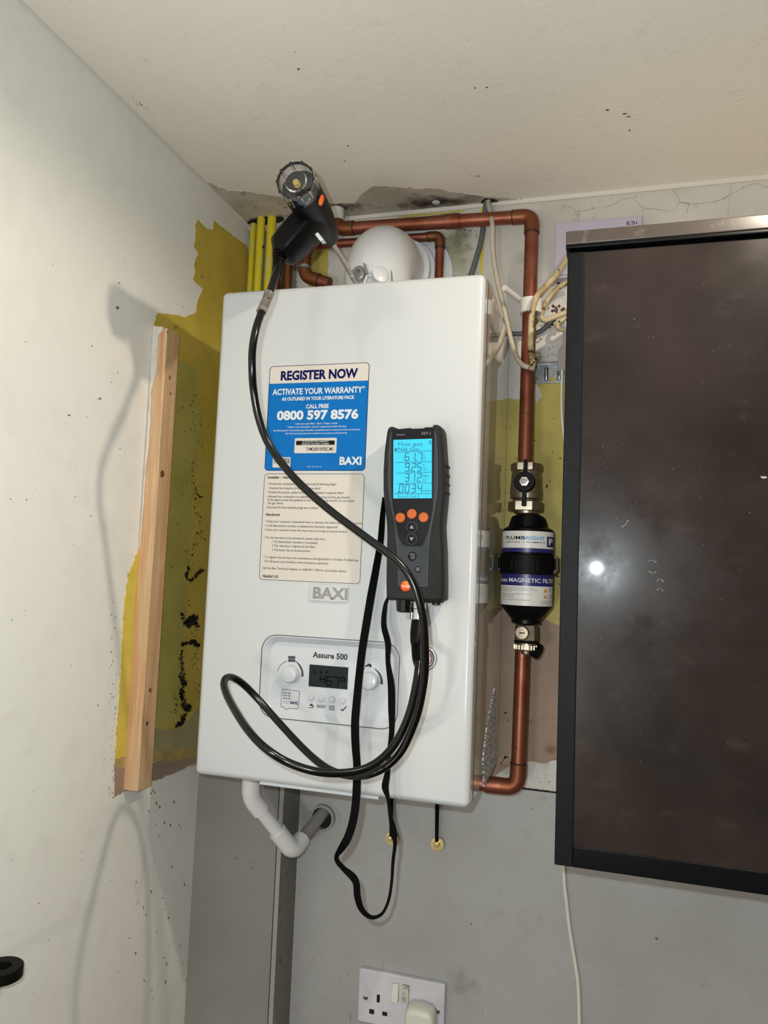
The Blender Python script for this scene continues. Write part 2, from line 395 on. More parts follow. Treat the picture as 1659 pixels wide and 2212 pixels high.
# left wall: old yellow paint left bare, plaster smears, mould
wleft([(428, 474), (437, 485), (447, 494), (459, 497), (462, 476), (472, 485), (494, 501), (533, 532), (541, 560), (500, 1500), (440, 1540), (416, 1543), (397, 1566), (370, 1576), (332, 1579),
       (300, 1640), (285, 1655), (262, 1660), (247, 1653), (251, 1591), (258, 1487), (262, 1404), (268, 1300), (271, 1287), (278, 1237), (300, 1186), (318, 1000), (333, 698), (340, 676), (377, 680), (401, 685), (422, 676),
       (426, 651), (438, 623), (422, 611), (416, 602), (421, 590), (418, 572), (428, 548), (418, 531), (423, 501), (420, 488)],
      'yellow_paint', 'yellow_paint', .0006, .9, 6, keep=(7, 8, 9))
wleft([(262, 1404), (268, 1300), (271, 1287), (278, 1237), (300, 1186), (303, 1300), (296, 1640), (280, 1655), (247, 1655), (251, 1591), (258, 1487)], 'bright_yellow', 'yellow_strip', .0010, 1.0, 5)
wleft([(384, 780), (404, 784), (420, 800), (426, 850), (432, 900), (420, 1000), (412, 1120), (402, 1300), (396, 1420), (382, 1560), (332, 1577), (350, 1200), (372, 800)], 'olive_paint', 'olive_paint', .0009, 1.4, 8)
wleft([(332, 1575), (370, 1574), (397, 1564), (416, 1541), (440, 1520), (440, 1600), (416, 1620), (330, 1640), (300, 1640)], 'beige_smear', 'beige_smear', .0010, 1.2, 6)
wleft([(325, 1618), (360, 1622), (390, 1622), (440, 1612), (440, 1655), (372, 1648), (330, 1645), (285, 1655), (262, 1662), (247, 1652), (247, 1640)], 'tan_smear', 'tan_smear', .0012, 1.2, 6)
wleft([(247, 1654), (262, 1660), (285, 1655), (330, 1648), (355, 1643), (372, 1646), (416, 1636), (440, 1630), (440, 1640), (416, 1648), (398, 1660), (366, 1674), (340, 1683), (325, 1689), (262, 1712), (246, 1722)], 'plaster_pink', 'plaster_patch', .0014, 1.0, 4)
P_l = lambda u, v: PX(u, v, XL + .0018)
mb = MB()
it = chain([(420, 860), (428, 930), (418, 1030), (424, 1080)], 60, 7, .6, 1.6) + chain([(425, 1080), (433, 1150), (420, 1200), (428, 1260)], 50, 6, .6, 2.0)
it += chain([(422, 1050), (426, 1068), (436, 1075)], 30, 1.0, .8, 1.8)
it += chain([(408, 1225), (402, 1250), (414, 1255), (426, 1238), (440, 1232)], 70, 1.4, 1.2, 3.2)
it += chain([(393, 1330), (400, 1350), (412, 1335), (420, 1332), (428, 1360)], 60, 2.2, 1.5, 4.5) + [(412, 1336, 10, 9), (418, 1345, 7, 9), (409, 1352, 7, 5)]
it += chain([(394, 1392), (408, 1388), (420, 1386), (428, 1395)], 70, 1.8, 1.5, 4) + chain([(394, 1395), (391, 1420), (394, 1445), (388, 1460), (396, 1475)], 60, 1.8, 1.0, 3)
it += chain([(396, 1455), (398, 1480), (392, 1500), (398, 1525)], 60, 2.4, 1.5, 4) + chain([(396, 1525), (405, 1530), (412, 1525), (400, 1545), (392, 1560), (385, 1565)], 80, 2.2, 1.5, 4)
it += chain([(380, 1500), (382, 1530), (375, 1560)], 25, 3, .7, 1.8) + chain([(415, 1280), (425, 1500)], 60, 7, .6, 1.6) + chain([(400, 860), (405, 1560)], 50, 16, .5, 1.2)
it = [q for q in it if q[0] > 358]
blobs(mb, P_l, it); mb.build('mould', 'mould', wl, kind='stuff')
mb = MB()
sp = [(254, 665, 4, 3.4), (216, 861, 3, 2.2), (150, 897, 3, 2), (380, 706, 4, 5), (258, 611, 3, 1.2), (23, 1078, 2, 1.3), (364, 1983, 1.5, 4), (338, 1735, 2, 5), (345, 1743, 1.6, 4), (330, 1708, 2, 3), (326, 1714, 1.6, 3), (334, 1712, 1.6, 2.5)]
sp += [(random.uniform(20, 400), random.uniform(560, 2180), random.uniform(.5, 1.3), random.uniform(.5, 2)) for _ in range(110)]
sp += [(random.uniform(290, 405), random.uniform(1730, 2150), random.uniform(.6, 1.5), random.uniform(1, 5)) for _ in range(34)]
sp += [(random.uniform(236, 252), random.uniform(1300, 1725), random.uniform(.5, 1.6), random.uniform(.5, 2)) for _ in range(60)]
blobs(mb, lambda u, v: PX(u, v, XL + .0006), sp); mb.build('specks', 'speck', wl, kind='stuff')
# back wall patches
wback([(1050, 860), (1076, 858), (1125, 863), (1159, 868), (1171, 858), (1168, 843), (1159, 832), (1164, 827), (1222, 827), (1300, 820), (1300, 1345), (1206, 1350), (1165, 1333), (1092, 1312), (1050, 1305)], 'yellow_back', 'yellow_paint', .0006, .8, 7)
wback([(1050, 1305), (1092, 1312), (1165, 1333), (1206, 1350), (1300, 1345), (1300, 1660), (1196, 1646), (1180, 1650), (1150, 1645), (1120, 1646), (1095, 1680), (1070, 1676), (1040, 1690)], 'plaster_pink', 'plaster_patch', .0005, .9, 6)
wback([(1040, 1690), (1070, 1676), (1080, 1668), (1092, 1660), (1105, 1648), (1125, 1646), (1150, 1644), (1180, 1650), (1196, 1642), (1300, 1650), (1300, 1722), (1198, 1709), (1126, 1699), (1040, 1690)], 'white_plaster', 'filler_strip', .0010, .8, 6)
wback([(668, 535), (710, 535), (708, 620), (668, 625)], 'yellow_back', 'yellow_patch', .0006, .8, 6)
wback([(541, 500), (640, 500), (640, 640), (541, 640)], 'box_paint', 'grey_paint', .0005, .8, 6)
wback([(1038, 440), (1044, 440), (1048, 500), (1044, 560), (1040, 600), (1036, 600), (1038, 520)], 'bright_yellow', 'yellow_streak', .0008, .6, 5)
wback([(860, 461), (1010, 448), (1005, 456), (960, 462), (862, 472)], 'yellow_patch' if False else 'olive_paint', 'stained_edge', .0006, .8, 5)
mb = MB()
sp = [(random.uniform(1085, 1225), random.uniform(850, 1690), random.uniform(.5, 1.6), random.uniform(.5, 2.4)) for _ in range(60)]
sp += [(random.uniform(1180, 1222), random.uniform(640, 770), random.uniform(.6, 1.8), random.uniform(.5, 1.6)) for _ in range(50)]
sp += [(1181, 1050, 3, 5), (1165, 1050, 2, 2), (1210, 990, 3, 1.5), (1205, 1245, 3, 2.5), (1092, 1540, 2.4, 3), (1098, 1556, 1.6, 2)]
sp += chain([(1082, 1650), (1088, 1640), (1092, 1634), (1097, 1638)], 22, .8, .8, 2)
sp += chain([(940, 470), (1000, 490), (1030, 500)], 50, 8, .5, 1.6)
blobs(mb, lambda u, v: PY(u, v, -.0013), sp); mb.build('specks', 'mould', wb, kind='stuff')
# cobweb cracks on the upper wall
mb = MB()
def thread(pts, w):
    q = spline([PY(u, v, -.0016) for u, v in pts], 3)
    for a, b in zip(q[:-1], q[1:]):
        a = a + Vector((random.gauss(0, .0004), 0, random.gauss(0, .0004))); mb.tube([a, b], w * .45 * random.uniform(.5, 1.4), 4)
thread([(1212, 452), (1220, 444), (1234, 448), (1246, 456), (1262, 454), (1284, 450)], .0006)
thread([(1240, 458), (1246, 466), (1250, 476)], .0009); thread([(1246, 456), (1252, 466)], .0008); thread([(1276, 446), (1284, 452), (1280, 446)], .0004)
thread([(1284, 450), (1320, 444), (1345, 430), (1368, 428), (1376, 422)], .0004)
thread([(1372, 432), (1386, 446), (1396, 450), (1432, 453), (1450, 457), (1470, 437), (1486, 440), (1524, 438), (1560, 430), (1622, 398), (1659, 405)], .0005)
thread([(1470, 437), (1484, 438), (1488, 444)], .0008); thread([(1488, 440), (1484, 460)], .0004); thread([(1581, 392), (1576, 420), (1572, 466)], .0004); thread([(1581, 392), (1602, 394)], .0006)
thread([(1386, 456), (1394, 448)], .0005); thread([(1450, 405), (1470, 434)], .0003); thread([(1540, 437), (1560, 430), (1574, 424)], .0008)
mb.build('cobweb', 'web', wb, kind='stuff')
# ceiling: unpainted old patch, sealant lines, holes
pz = [(450, 395), (490, 411), (540, 414), (575, 420), (612, 425), (650, 442), (700, 440), (766, 438), (782, 418), (800, 405), (812, 401), (870, 404), (950, 408), (985, 415), (1040, 424), (1100, 428), (1140, 431), (860, 460), (541, 490)]
q = [PZ(u, v, CZ) for u, v in rag(pz, .8, 6, keep=(16, 17, 18))]
MB().prism('z', [(max(XL + .0002, min(p.x, 1)), min(p.y, -.0002)) for p in q], CZ + .002, CZ - .0006).build('old_paint', 'ceiling_old', ce)
MB().box((XL, -.004, CZ - .0075), (RX, 0, CZ)).build('sealant', 'caulk', ce)
MB().box((XL, RY, CZ - .003), (XL + .003, 0, CZ)).build('sealant', 'caulk', ce)
mb = MB()
blobs(mb, lambda u, v: PZ(u, v, CZ - .0004), [(1312, 238, 4, 3), (645, 150, 3, 3), (1350, 246, 6, 1.6), (1358, 252, 7, 1.3), (1360, 282, 2, 3), (1026, 190, 3, 2), (1052, 189, 3, 2), (1058, 242, 2, 1), (752, 315, 2, 2), (745, 348, 1.5, 2), (636, 113, 1, 2)]
      + [(random.uniform(60, 1650), random.uniform(0, 380), random.uniform(.4, 1.1), random.uniform(.4, .9)) for _ in range(120)]
      + chain([(280, 205), (320, 240)], 16, 3, .6, 1.6) + chain([(1010, 375), (1040, 382)], 20, 2, .5, 1))
mb.build('specks', 'speck', ce, kind='stuff')
mb = MB(); p = PZ(942, 436, CZ)
mb.lathe([(.006, .002), (.0075, -.0016), (.005, -.003), (.001, -.0025)], (p.x, p.y, CZ), n=9).build('filled_hole', 'white_plaster', ce, smooth=True)
def hole(u, v, rx, ry):
    p = PZ(u, v, CZ); n = 14
    return MB().prism('z', [(p.x + rx * random.uniform(.75, 1.15) * math.cos(2 * PI * k / n), min(-.0005, p.y + ry * random.uniform(.75, 1.15) * math.sin(2 * PI * k / n))) for k in range(n)], CZ - .0012, CZ + .002).build('pipe_hole', 'dark_gap', ce)
hole(575, 476, .040, .016); hole(1057, 436, .016, .014)
MB().lathe([(.052, 0), (.052, -.004), (.046, -.010), (.040, -.010), (.036, -.004), (.030, -.003), (.001, -.003)], (LAMP.x, LAMP.y, CZ), n=32).build('ceiling_spotlight', 'white_plastic', smooth=True, **T('recessed white ceiling spotlight out of frame above the wall cabinet', 'light'))
# boxed-in corner under the boiler, and the wall panel beside it
YB = -.077
xb = .5 * (PY(605, 1750, YB).x + PY(597, 2212, YB).x)
bx = MB().box((XL, YB, FZ), (xb - .004, 0, -.03)).build('trim_1', 'box_paint', **ST)
MB().box((xb - .004, YB - .0006, FZ), (xb, -.004, -.03)).build('side_board', 'box_return', bx)
MB().box((xb - .009, YB - .0016, FZ), (xb - .0075, YB, -.03)).build('joint_line', 'dark_gap', bx)
MB().box((xb - .0075, YB - .0016, FZ), (xb, YB, -.03)).build('corner_bead', 'bead', bx)
xr = .5 * (PY(641, 1750, -.006).x + PY(632, 2212, -.006).x)
pn = MB().box((xr, -.006, FZ), (1.8, 0, -.0385)).build('wall_panel', 'panel_paint', wb)
MB().box((xr - .0015, -.0068, FZ), (xr + .0005, 0, -.0385)).build('panel_edge', 'caulk', wb)
MB().box((.3, -.0062, -.0392), (1.8, 0, -.0378)).build('panel_joint', 'dark_gap', wb)
mb = MB()
sp = [(random.uniform(645, 1650), random.uniform(1720, 2205), random.uniform(.5, 1.3), random.uniform(.5, 1.8)) for _ in range(120)] + [(1018, 1997, 1.5, 3), (757, 2198, 1, 8), (1418, 2028, 4, 3)]
blobs(mb, lambda u, v: PY(u, v, -.0064), [s for s in sp if not (s[0] > 1190 and s[1] < 1960)])
blobs(mb, lambda u, v: PY(u, v, YB - .0004), [(random.uniform(425, 590), random.uniform(1720, 2200), random.uniform(.5, 1.3), random.uniform(.5, 1.4)) for _ in range(30)] + [(509, 1854, 3, 2), (548, 1861, 3, 1), (545, 1877, 2, 3)])
mb.build('specks', 'speck', wb, kind='stuff')
# ------------------------------------------------------------------ boiler
YF = -D
bo = thing('boiler', 'white wall-hung gas boiler with dials, screen and stickers', 'boiler', (W / 2, -D / 2, 0))
cx0 = PY(562.5, 1470, YF).x; cx1 = PY(860, 1490, YF).x; cz1 = (PY(598, 1371.5, YF).z + PY(830, 1388, YF).z) / 2; cz0 = (PY(608, 1552.7, YF).z + PY(805, 1571.6, YF).z) / 2
casing = MB().box((0, YF, 0), (W, -.245, H)).build('front_cover', 'boiler_white', bo, bevel=.0085, seg=5)
cut = MB().prism('y', rrect(cx0, cx1, cz0, cz1, .022, 8), YF - .02, YF + .010).build('cut', 'boiler_white', bo)
md = casing.modifiers.new('cut', 'BOOLEAN'); md.object = cut; md.solver = 'EXACT'
bpy.context.view_layer.update()
dg = bpy.context.evaluated_depsgraph_get()
me = bpy.data.meshes.new_from_object(casing.evaluated_get(dg)); casing.modifiers.clear(); casing.data = me
bpy.data.objects.remove(cut)
MB().box((.0015, -.245, .002), (W - .0008, -.012, H - .003)).build('side_casing', 'boiler_side', bo, bevel=.002)
MB().box((.02, -.012, .02), (W - .02, -.0014, H - .02)).build('wall_frame', 'galvanised', bo)
MB().box((.10, YF + .004, -.0035), (.272, YF + .06, .001)).build('flap_lip', 'panel_white', bo, bevel=.001)
# crinkled foil on the rear lower edge of the side, glints painted in
q = [PX(u, v, W) for u, v in ((1070, 1482), (1073, 1560), (1074, 1642), (1046, 1700), (1044, 1640), (1052, 1570), (1062, 1520))]
MB().prism('x', rag([(p.y, p.z) for p in q], .0006, .006), W - .002, W + .0002).build('foil_strip', 'painted_glints', bo)
MB().box((W - .001, YF + .0335, .002), (W - .0004, YF + .0345, H - .003)).build('casing_joint', 'dark_gap', bo)
# control panel: dished recess
YC = YF + .0085
ctl = MB()
R0 = rrect(cx0 - .0004, cx1 + .0004, cz0 - .0004, cz1 + .0004, .0224, 8); i1 = .0085
R1 = rrect(cx0 + i1, cx1 - i1, cz0 + i1, cz1 - i1, .015, 8)
Rm = rrect(cx0 + .002, cx1 - .002, cz0 + .002, cz1 - .002, .021, 8)
ctl.loft([[(x, YC + .0015, z) for x, z in R0], [(x, YF + .0004, z) for x, z in R0], [(x, YF + .0004, z) for x, z in Rm], [(x, YC - .0012, z) for x, z in R1], [(x, YC, z) for x, z in rrect(cx0 + i1 + .0012, cx1 - i1 - .0012, cz0 + i1 + .0012, cz1 - i1 - .0012, .014, 8)]])
ctl = ctl.build('control_panel', 'panel_white', bo, smooth=True)
mb = MB(); ringm(mb, 'y', rrect(cx0 - .0008, cx1 + .0008, cz0 - .0008, cz1 + .0008, .0228, 8), rrect(cx0 + .0003, cx1 - .0003, cz0 + .0003, cz1 - .0003, .0218, 8), YF - .0003, YF + .003); mb.build('panel_outline', 'groove', bo)
s6 = lambda x, y: (540 + x / 3.95, 1340 + y / 3.95)
def C6(x, y, yy=None): u, v = s6(x, y); return PY(u, v, YC if yy is None else yy)
for kx, ky in ((332, 462), (1008, 520)):
    p = C6(kx, ky, YC - .013); r = .0118
    MB().lathe([(r + .0016, 0), (r + .0016, .001), (r, .0022), (r - .0004, .0125), (r - .0016, .0142), (r * .6, .0148), (.0005, .015)], (p.x, YC, p.z), (0, -1, 0), 40).build('knob', 'panel_white', ctl, smooth=True)
for bx_, by_ in ((525, 656), (612, 666), (700, 674), (792, 681)):
    p = C6(bx_, by_); MB().lathe([(.0044, 0), (.0044, .0018), (.0038, .0026), (.0005, .0029)], (p.x, YC, p.z), (0, -1, 0), 24).build('button', 'button_white', ctl, smooth=True)
prn = MB()
for (kx, ky) in ((340, 462), (1010, 528)):
    c = C6(kx, ky); prn.prism('y', arcband(c.x, c.z, 0, .0205 * 1.0, 68, -4, 20, taper=(.0008, .0052)), YC + .0002, YC - .0002)
    prn.prism('y', arcband(c.x, c.z, 0, .0190, 172, 106, 16, taper=(.0006, .0009)), YC + .0002, YC - .0002)
for k in range(7):
    a = C6(330 + k * 8.6, 352); b_ = C6(330 + k * 8.6, 307); stroke(prn, [(a.x, a.z), (b_.x, b_.z)], .0012, YC - .0002)
for y0 in (312, 346): a = C6(328, y0); b_ = C6(386, y0 + 3); stroke(prn, [(a.x, a.z), (b_.x, b_.z)], .0010, YC - .0002)
prn.build('dial_marks', 'print_grey', ctl, kind='stuff'); prn = MB()
def line6(pts, w=.0011):
    stroke(prn, [(C6(*q).x, C6(*q).z) for q in pts], w, YC - .0002)
line6([(985, 390), (1030, 384), (1030, 398)], .0022); line6([(1000, 385), (1012, 372)]); line6([(1006, 372), (1030, 378)], .0012)
line6([(530, 712), (510, 722), (532, 730)]); line6([(512, 721), (534, 722), (542, 732), (538, 744), (504, 744)])
for y0 in (732, 747, 762): line6([(690, y0), (720, y0 + 2)]); line6([(678, y0 - 1), (682, y0 - 1)], .0014)
line6([(776, 757), (790, 770), (820, 738)], .0015)
prn.build('button_symbols', 'print_grey', ctl, kind='stuff'); prn = MB()
letters(prn, 'RESET', *s6(570, 745), *s6(648, 749), 6.2, YC - .0002, .02)
prn.build('lettering', 'print_grey', ctl); prn = MB()
letters(prn, 'Assure 500', *s6(534, 315), *s6(832, 337), 12.0, YC - .0002, .035)
prn.build('lettering', 'print_grey', ctl)
a, b_ = C6(503, 562), C6(838, 402)
a1, b1 = C6(508, 375), C6(833, 590)
lx0, lx1, lz1, lz0 = (a.x + a1.x) / 2, (b_.x + b1.x) / 2, (a1.z + b_.z) / 2, (a.z + b1.z) / 2
MB().box((lx0, YC - .0006, lz0), (lx1, YC, lz1)).build('screen', 'lcd_dark', ctl)
ink = MB()
line_ = lambda pts, w=.0012: stroke(ink, [(C6(*q).x, C6(*q).z) for q in pts], w, YC - .0008)
line_([(604, 470), (600, 530)]); line_([(640, 476), (636, 534)]); line_([(602, 500), (638, 504)])
line_([(696, 482), (662, 478), (656, 552), (692, 556), (694, 518), (660, 514)]); line_([(716, 482), (756, 486), (750, 564)]); line_([(776, 488), (812, 491), (810, 524), (774, 520), (776, 488)])
line_([(648, 470), (646, 540)], .0006)
for x0 in (553, 606, 655): line_([(x0, 430), (x0 - 5, 448), (x0 + 6, 448), (x0, 430)], .0009)
ink.build('screen_segments', 'lcd_ink', ctl)
# speech-bubble sticker
bub = [C6(x, y) for x, y in ((280, 588), (418, 602), (424, 612), (410, 748), (402, 755), (340, 748), (306, 762), (292, 742), (270, 738), (264, 730), (274, 594))]
st = MB().prism('y', [(p.x, p.z) for p in bub], YC, YC - .0003).build('speech_bubble_sticker', 'sticker_clear', ctl)
mb = MB(); stroke(mb, [(p.x, p.z) for p in bub + bub[:1]], .0006, YC - .0004)
for s, x0, y0, x1, y1, h in (('Scan and', 284, 622, 346, 628, 3.4), ('learn all', 282, 645, 342, 651, 3.4), ('about me.', 280, 668, 348, 675, 3.4)):
    letters(mb, s, *s6(x0, y0), *s6(x1, y1), h, YC - .0005, .02)
letters(mb, 'BAXI', *s6(343, 712), *s6(405, 719), 6, YC - .0005, .04)
letters(mb, 'Discover by', *s6(276, 690), *s6(330, 695), 2.2, YC - .0005); letters(mb, 'your guide', *s6(276, 705), *s6(328, 710), 2.2, YC - .0005)
mb.build('bubble_lettering', 'ink_blue', ctl)
# pressure gauge
p = PY(917.5, 1422, YF)
gg = MB().lathe([(.0158, 0), (.0158, .0022), (.0148, .003), (.0136, .003), (.0132, .0008), (.0005, .0008)], (p.x, YF + .0002, p.z), (0, -1, 0), 40).build('pressure_gauge', 'panel_white', bo, smooth=True)
mb = MB(); ringm(mb, 'y', circ(p.x, p.z, .0130, 40), circ(p.x, p.z, .0119, 40), YF - .0004, YF - .0012); mb.build('gauge_ring', 'ink_black', gg)
mb = MB(); ringm(mb, 'y', circ(p.x, p.z, .0164, 40), circ(p.x, p.z, .0157, 40), YF - .0002, YF - .0006); mb.build('gauge_outline', 'groove', gg)
MB().prism('y', arcband(p.x, p.z, .0092, .0108, 40, -40, 14), YF - .0007, YF - .001).build('gauge_scale', 'logo_orange' if False else 'orange', gg) if False else None
mat('gauge_red', (140, 14, 60), .4)
MB().prism('y', arcband(p.x, p.z, .0090, .0106, 42, -42, 14), YF - .0006, YF - .001).build('gauge_scale', 'gauge_red', gg)
mb = MB(); mb.prism('y', [(p.x - .001, p.z), (p.x + .001, p.z), (p.x + .003, p.z - .009)], YF - .001, YF - .0014)
for k in range(9): a = math.radians(225 - k * 33.75); stroke(mb, [(p.x + .0078 * math.cos(a), p.z + .0078 * math.sin(a)), (p.x + .0088 * math.cos(a), p.z + .0088 * math.sin(a))], .0005, YF - .0009)
mb.build('needle', 'ink_black', gg)
# stickers on the front
z3 = lambda x, y: (540 + x / 5.925, 770 + y / 5.925)
z4 = lambda x, y: (540 + x / 5.925, 1010 + y / 5.925)
def XZ(u, v, y=YF): p = PY(u, v, y); return p.x, p.z
la, lb = XZ(*z3(228, 120)), XZ(*z3(1545, 60)); lc, ld = XZ(*z4(105, 1445)), XZ(*z4(1425, 1510))
X0 = (XZ(*z3(240, 150))[0] + XZ(*z4(100, 1400))[0]) / 2; X1 = (XZ(*z3(1548, 100))[0] + XZ(*z4(1422, 1480))[0]) / 2
Z1 = (la[1] + lb[1]) / 2; Z0 = (lc[1] + ld[1]) / 2
bX0 = (XZ(*z3(252, 180))[0] + XZ(*z3(195, 1400))[0]) / 2; bX1 = (XZ(*z3(1530, 130))[0] + XZ(*z3(1476, 1400))[0]) / 2
bZ1 = (XZ(*z3(290, 128))[1] + XZ(*z3(1490, 78))[1]) / 2; bZ0 = (XZ(*z3(240, 1463))[1] + XZ(*z3(1440, 1463))[1]) / 2
mid = (XZ(*z3(250, 352))[1] + XZ(*z3(1516, 309))[1]) / 2
sk = MB().prism('y', rrect(X0, X1, Z0, Z1, .004), YF, YF - .0002).build('sticker_sheet', 'sticker_clear', bo)
def outline_plate(mb, x0, x1, z0, z1, r, w, y0, y1):
    ringm(mb, 'y', rrect(x0, x1, z0, z1, r), rrect(x0 + w, x1 - w, z0 + w, z1 - w, max(r - w, .001)), y0, y1)
blue = MB().prism('y', rrect(bX0, bX1, bZ0, bZ1, .0055), YF, YF - .0004).build('registration_sticker', 'sticker_blue', bo)
r = .0055; top = [p for p in rrect(bX0 + .0006, bX1 - .0006, bZ0, bZ1 - .0006, r) if p[1] > mid] + [(bX0 + .0006, mid), (bX1 - .0006, mid)]
MB().prism('y', top, YF - .0004, YF - .0006).build('header_band', 'sticker_cream', blue)
mb = MB(); outline_plate(mb, bX0, bX1, bZ0, bZ1, .0055, .0007, YF - .0003, YF - .0008); mb.build('border', 'ink_navy', blue); mb = MB()
letters(mb, 'REGISTER NOW', *z3(392, 302), *z3(1380, 268), 19.0, YF - .0008, .04); mb.build('navy_lettering', 'ink_navy', blue)
mb = MB(); yy = YF - .0006
for s, x0, y0, x1, y1, h, bd in (('ACTIVATE YOUR WARRANTY*', 288, 488, 1472, 462, 12.5, .03), ('AS OUTLINED IN YOUR LITERATURE PACK', 406, 567, 1338, 540, 7.0, .035), ('CALL FREE', 716, 664, 1006, 657, 8.4, .035),
                                 ('0800 597 8576', 342, 810, 1385, 790, 18.5, .045), ('Lines are open 8am - 8pm, 7 days a week.', 580, 872, 1125, 864, 4.0, 0), ('* Please note the boiler must be registered within 30 days.', 470, 912, 1238, 906, 4.0, 0),
                                 ('the Benchmark Commissioning Checklist completed and an annual service carried out.', 300, 958, 1412, 946, 4.0, 0), ('For full warranty terms & conditions see baxi.co.uk/warranty', 456, 998, 1244, 988, 4.0, 0),
                                 ('BAXI', 1144, 1388, 1426, 1380, 16.5, .035), ('BAXI_15001_V01L_03', 735, 1418, 912, 1416, 2.4, 0)):
    mb = MB(); letters(mb, s, *z3(x0, y0), *z3(x1, y1), h, yy, bd); mb.build('lettering', 'ink_white', blue)
a0 = XZ(*z3(568, 1240)); a1 = XZ(*z3(1114, 1042))
tag = MB().prism('y', rrect(a0[0], a1[0], a0[1], a1[1], .0016), YF - .0004, YF - .0008).build('serial_label', 'sticker_cream', blue)
mb = MB(); b0 = XZ(*z3(592, 1136)); b1 = XZ(*z3(1088, 1076)); mb.prism('y', [(b0[0], b0[1]), (b1[0], b0[1]), (b1[0], b1[1]), (b0[0], b1[1])], YF - .0008, YF - .0010)
letters(mb, 'TNM250810095BC-M/1', *z3(716, 1212), *z3(1068, 1200), 7.6, YF - .0010, .006)
c0 = XZ(*z3(308, 1372)); c1 = XZ(*z3(512, 1302)); q0 = XZ(*z3(290, 1422)); q1 = XZ(*z3(522, 1290))
MB().prism('y', [(q0[0], q0[1]), (q1[0], q0[1]), (q1[0], q1[1]), (q0[0], q1[1])], YF - .0004, YF - .0006).build('barcode_label', 'sticker_cream', blue)
x = c0[0]
while x < c1[0]:
    ww = random.choice((.0004, .0007, .0010)); mb.add([(x, YF - .0008, c0[1]), (x + ww, YF - .0008, c0[1]), (x + ww, YF - .0008, c1[1]), (x, YF - .0008, c1[1])], [(0, 1, 2, 3)]); x += ww + random.choice((.0005, .0008))
mb.build('black_print', 'ink_black', blue)
mb = MB()
letters(mb, 'TO ACTIVATE YOUR WARRANTY', *z3(668, 1104), *z3(1006, 1094), 2.8, YF - .0012, .01); letters(mb, 'REGISTER THIS SERIAL NUMBER', *z3(664, 1132), *z3(1012, 1120), 2.8, YF - .0012, .01)
mb.build('serial_lettering', 'ink_white', blue)
wX0 = (XZ(*z4(188, 120))[0] + XZ(*z4(115, 1400))[0]) / 2; wX1 = (XZ(*z4(1470, 120))[0] + XZ(*z4(1410, 1450))[0]) / 2
wZ1 = (XZ(*z4(240, 76))[1] + XZ(*z4(1430, 82))[1]) / 2; wZ0 = (XZ(*z4(150, 1434))[1] + XZ(*z4(1370, 1490))[1]) / 2
whs = MB().prism('y', rrect(wX0, wX1, wZ0, wZ1, .0055), YF, YF - .0004).build('checklist_sticker', 'sticker_cream', bo)
mb = MB(); outline_plate(mb, wX0, wX1, wZ0, wZ1, .0055, .0006, YF - .0003, YF - .0006); mb.build('border', 'ink_dark', whs); yy = YF - .0006
for s, x0, y0, x1, y1, h, bd in (('Installer - Have you...', 228, 139, 632, 143, 5.6, .025), ('• Primed the condensate trap and removed all blanking plugs?', 226, 220, 1102, 226, 4.8, .003), ('• Checked the integrity of the condensate drain?', 222, 274, 906, 280, 4.8, .003),
                                 ('• Flushed the system, added inhibitor and installed a magnetic filter?', 218, 328, 1204, 338, 4.8, .003), ('• Allowed the combustion to stabilise before carrying out flue gas checks?', 214, 383, 1278, 394, 4.8, .003),
                                 ('(If the figures meet the guidance in the commissioning section, do not adjust', 226, 424, 1335, 440, 4.8, .003), ('the gas valve)', 224, 466, 424, 470, 4.8, .003), ('• Ensured the flue sampling plugs are in place?', 206, 520, 870, 530, 4.8, .003),
                                 ('Handover', 200, 616, 388, 618, 5.8, .025), ('• Does your customer understand how to operate the boiler and use the controls?', 196, 702, 1440, 724, 4.8, .003), ('• Is the Benchmark checklist completed and warranty registered?', 192, 754, 1124, 776, 4.8, .003),
                                 ('• Does your customer know that they need to arrange an annual service?', 188, 808, 1240, 832, 4.8, .003), ('• For the warranty to be maintained, please make sure...', 184, 905, 978, 930, 4.8, .003), ('1 The Benchmark checklist is completed', 285, 962, 860, 976, 4.8, .003),
                                 ('2 The warranty is registered with Baxi', 282, 1013, 832, 1027, 4.8, .003), ('3 The boiler has an annual service', 280, 1066, 768, 1080, 4.8, .003), ('• To register the warranty visit www.baxi.co.uk/registration or the Baxi Toolbelt app', 168, 1156, 1388, 1200, 4.8, .003),
                                 ('For full terms and conditions visit www.baxi.co.uk/terms', 188, 1212, 1000, 1240, 4.8, .003), ('Call the Baxi Technical Helpline on 0344 871 1545 for any further advice.', 158, 1298, 1232, 1340, 4.8, .003), ('7866867-02', 152, 1404, 362, 1412, 5.4, .02)):
    mb = MB(); letters(mb, s, *z4(x0, y0), *z4(x1, y1), h, yy, bd); mb.build('lettering', 'ink_dark', whs)
g0 = XZ(*z4(775, 1700)); g1 = XZ(*z4(1268, 1508))
bd_ = MB().prism('y', rrect(g0[0], g1[0], g0[1], g1[1], .0016), YF, YF - .0028).build('badge', 'badge', bo, bevel=.0006)
mb = MB(); letters(mb, 'BAXI', *z4(802, 1672), *z4(1246, 1688), 24, YF - .0030, .035); mb.build('badge_lettering', 'badge_letters', bd_)
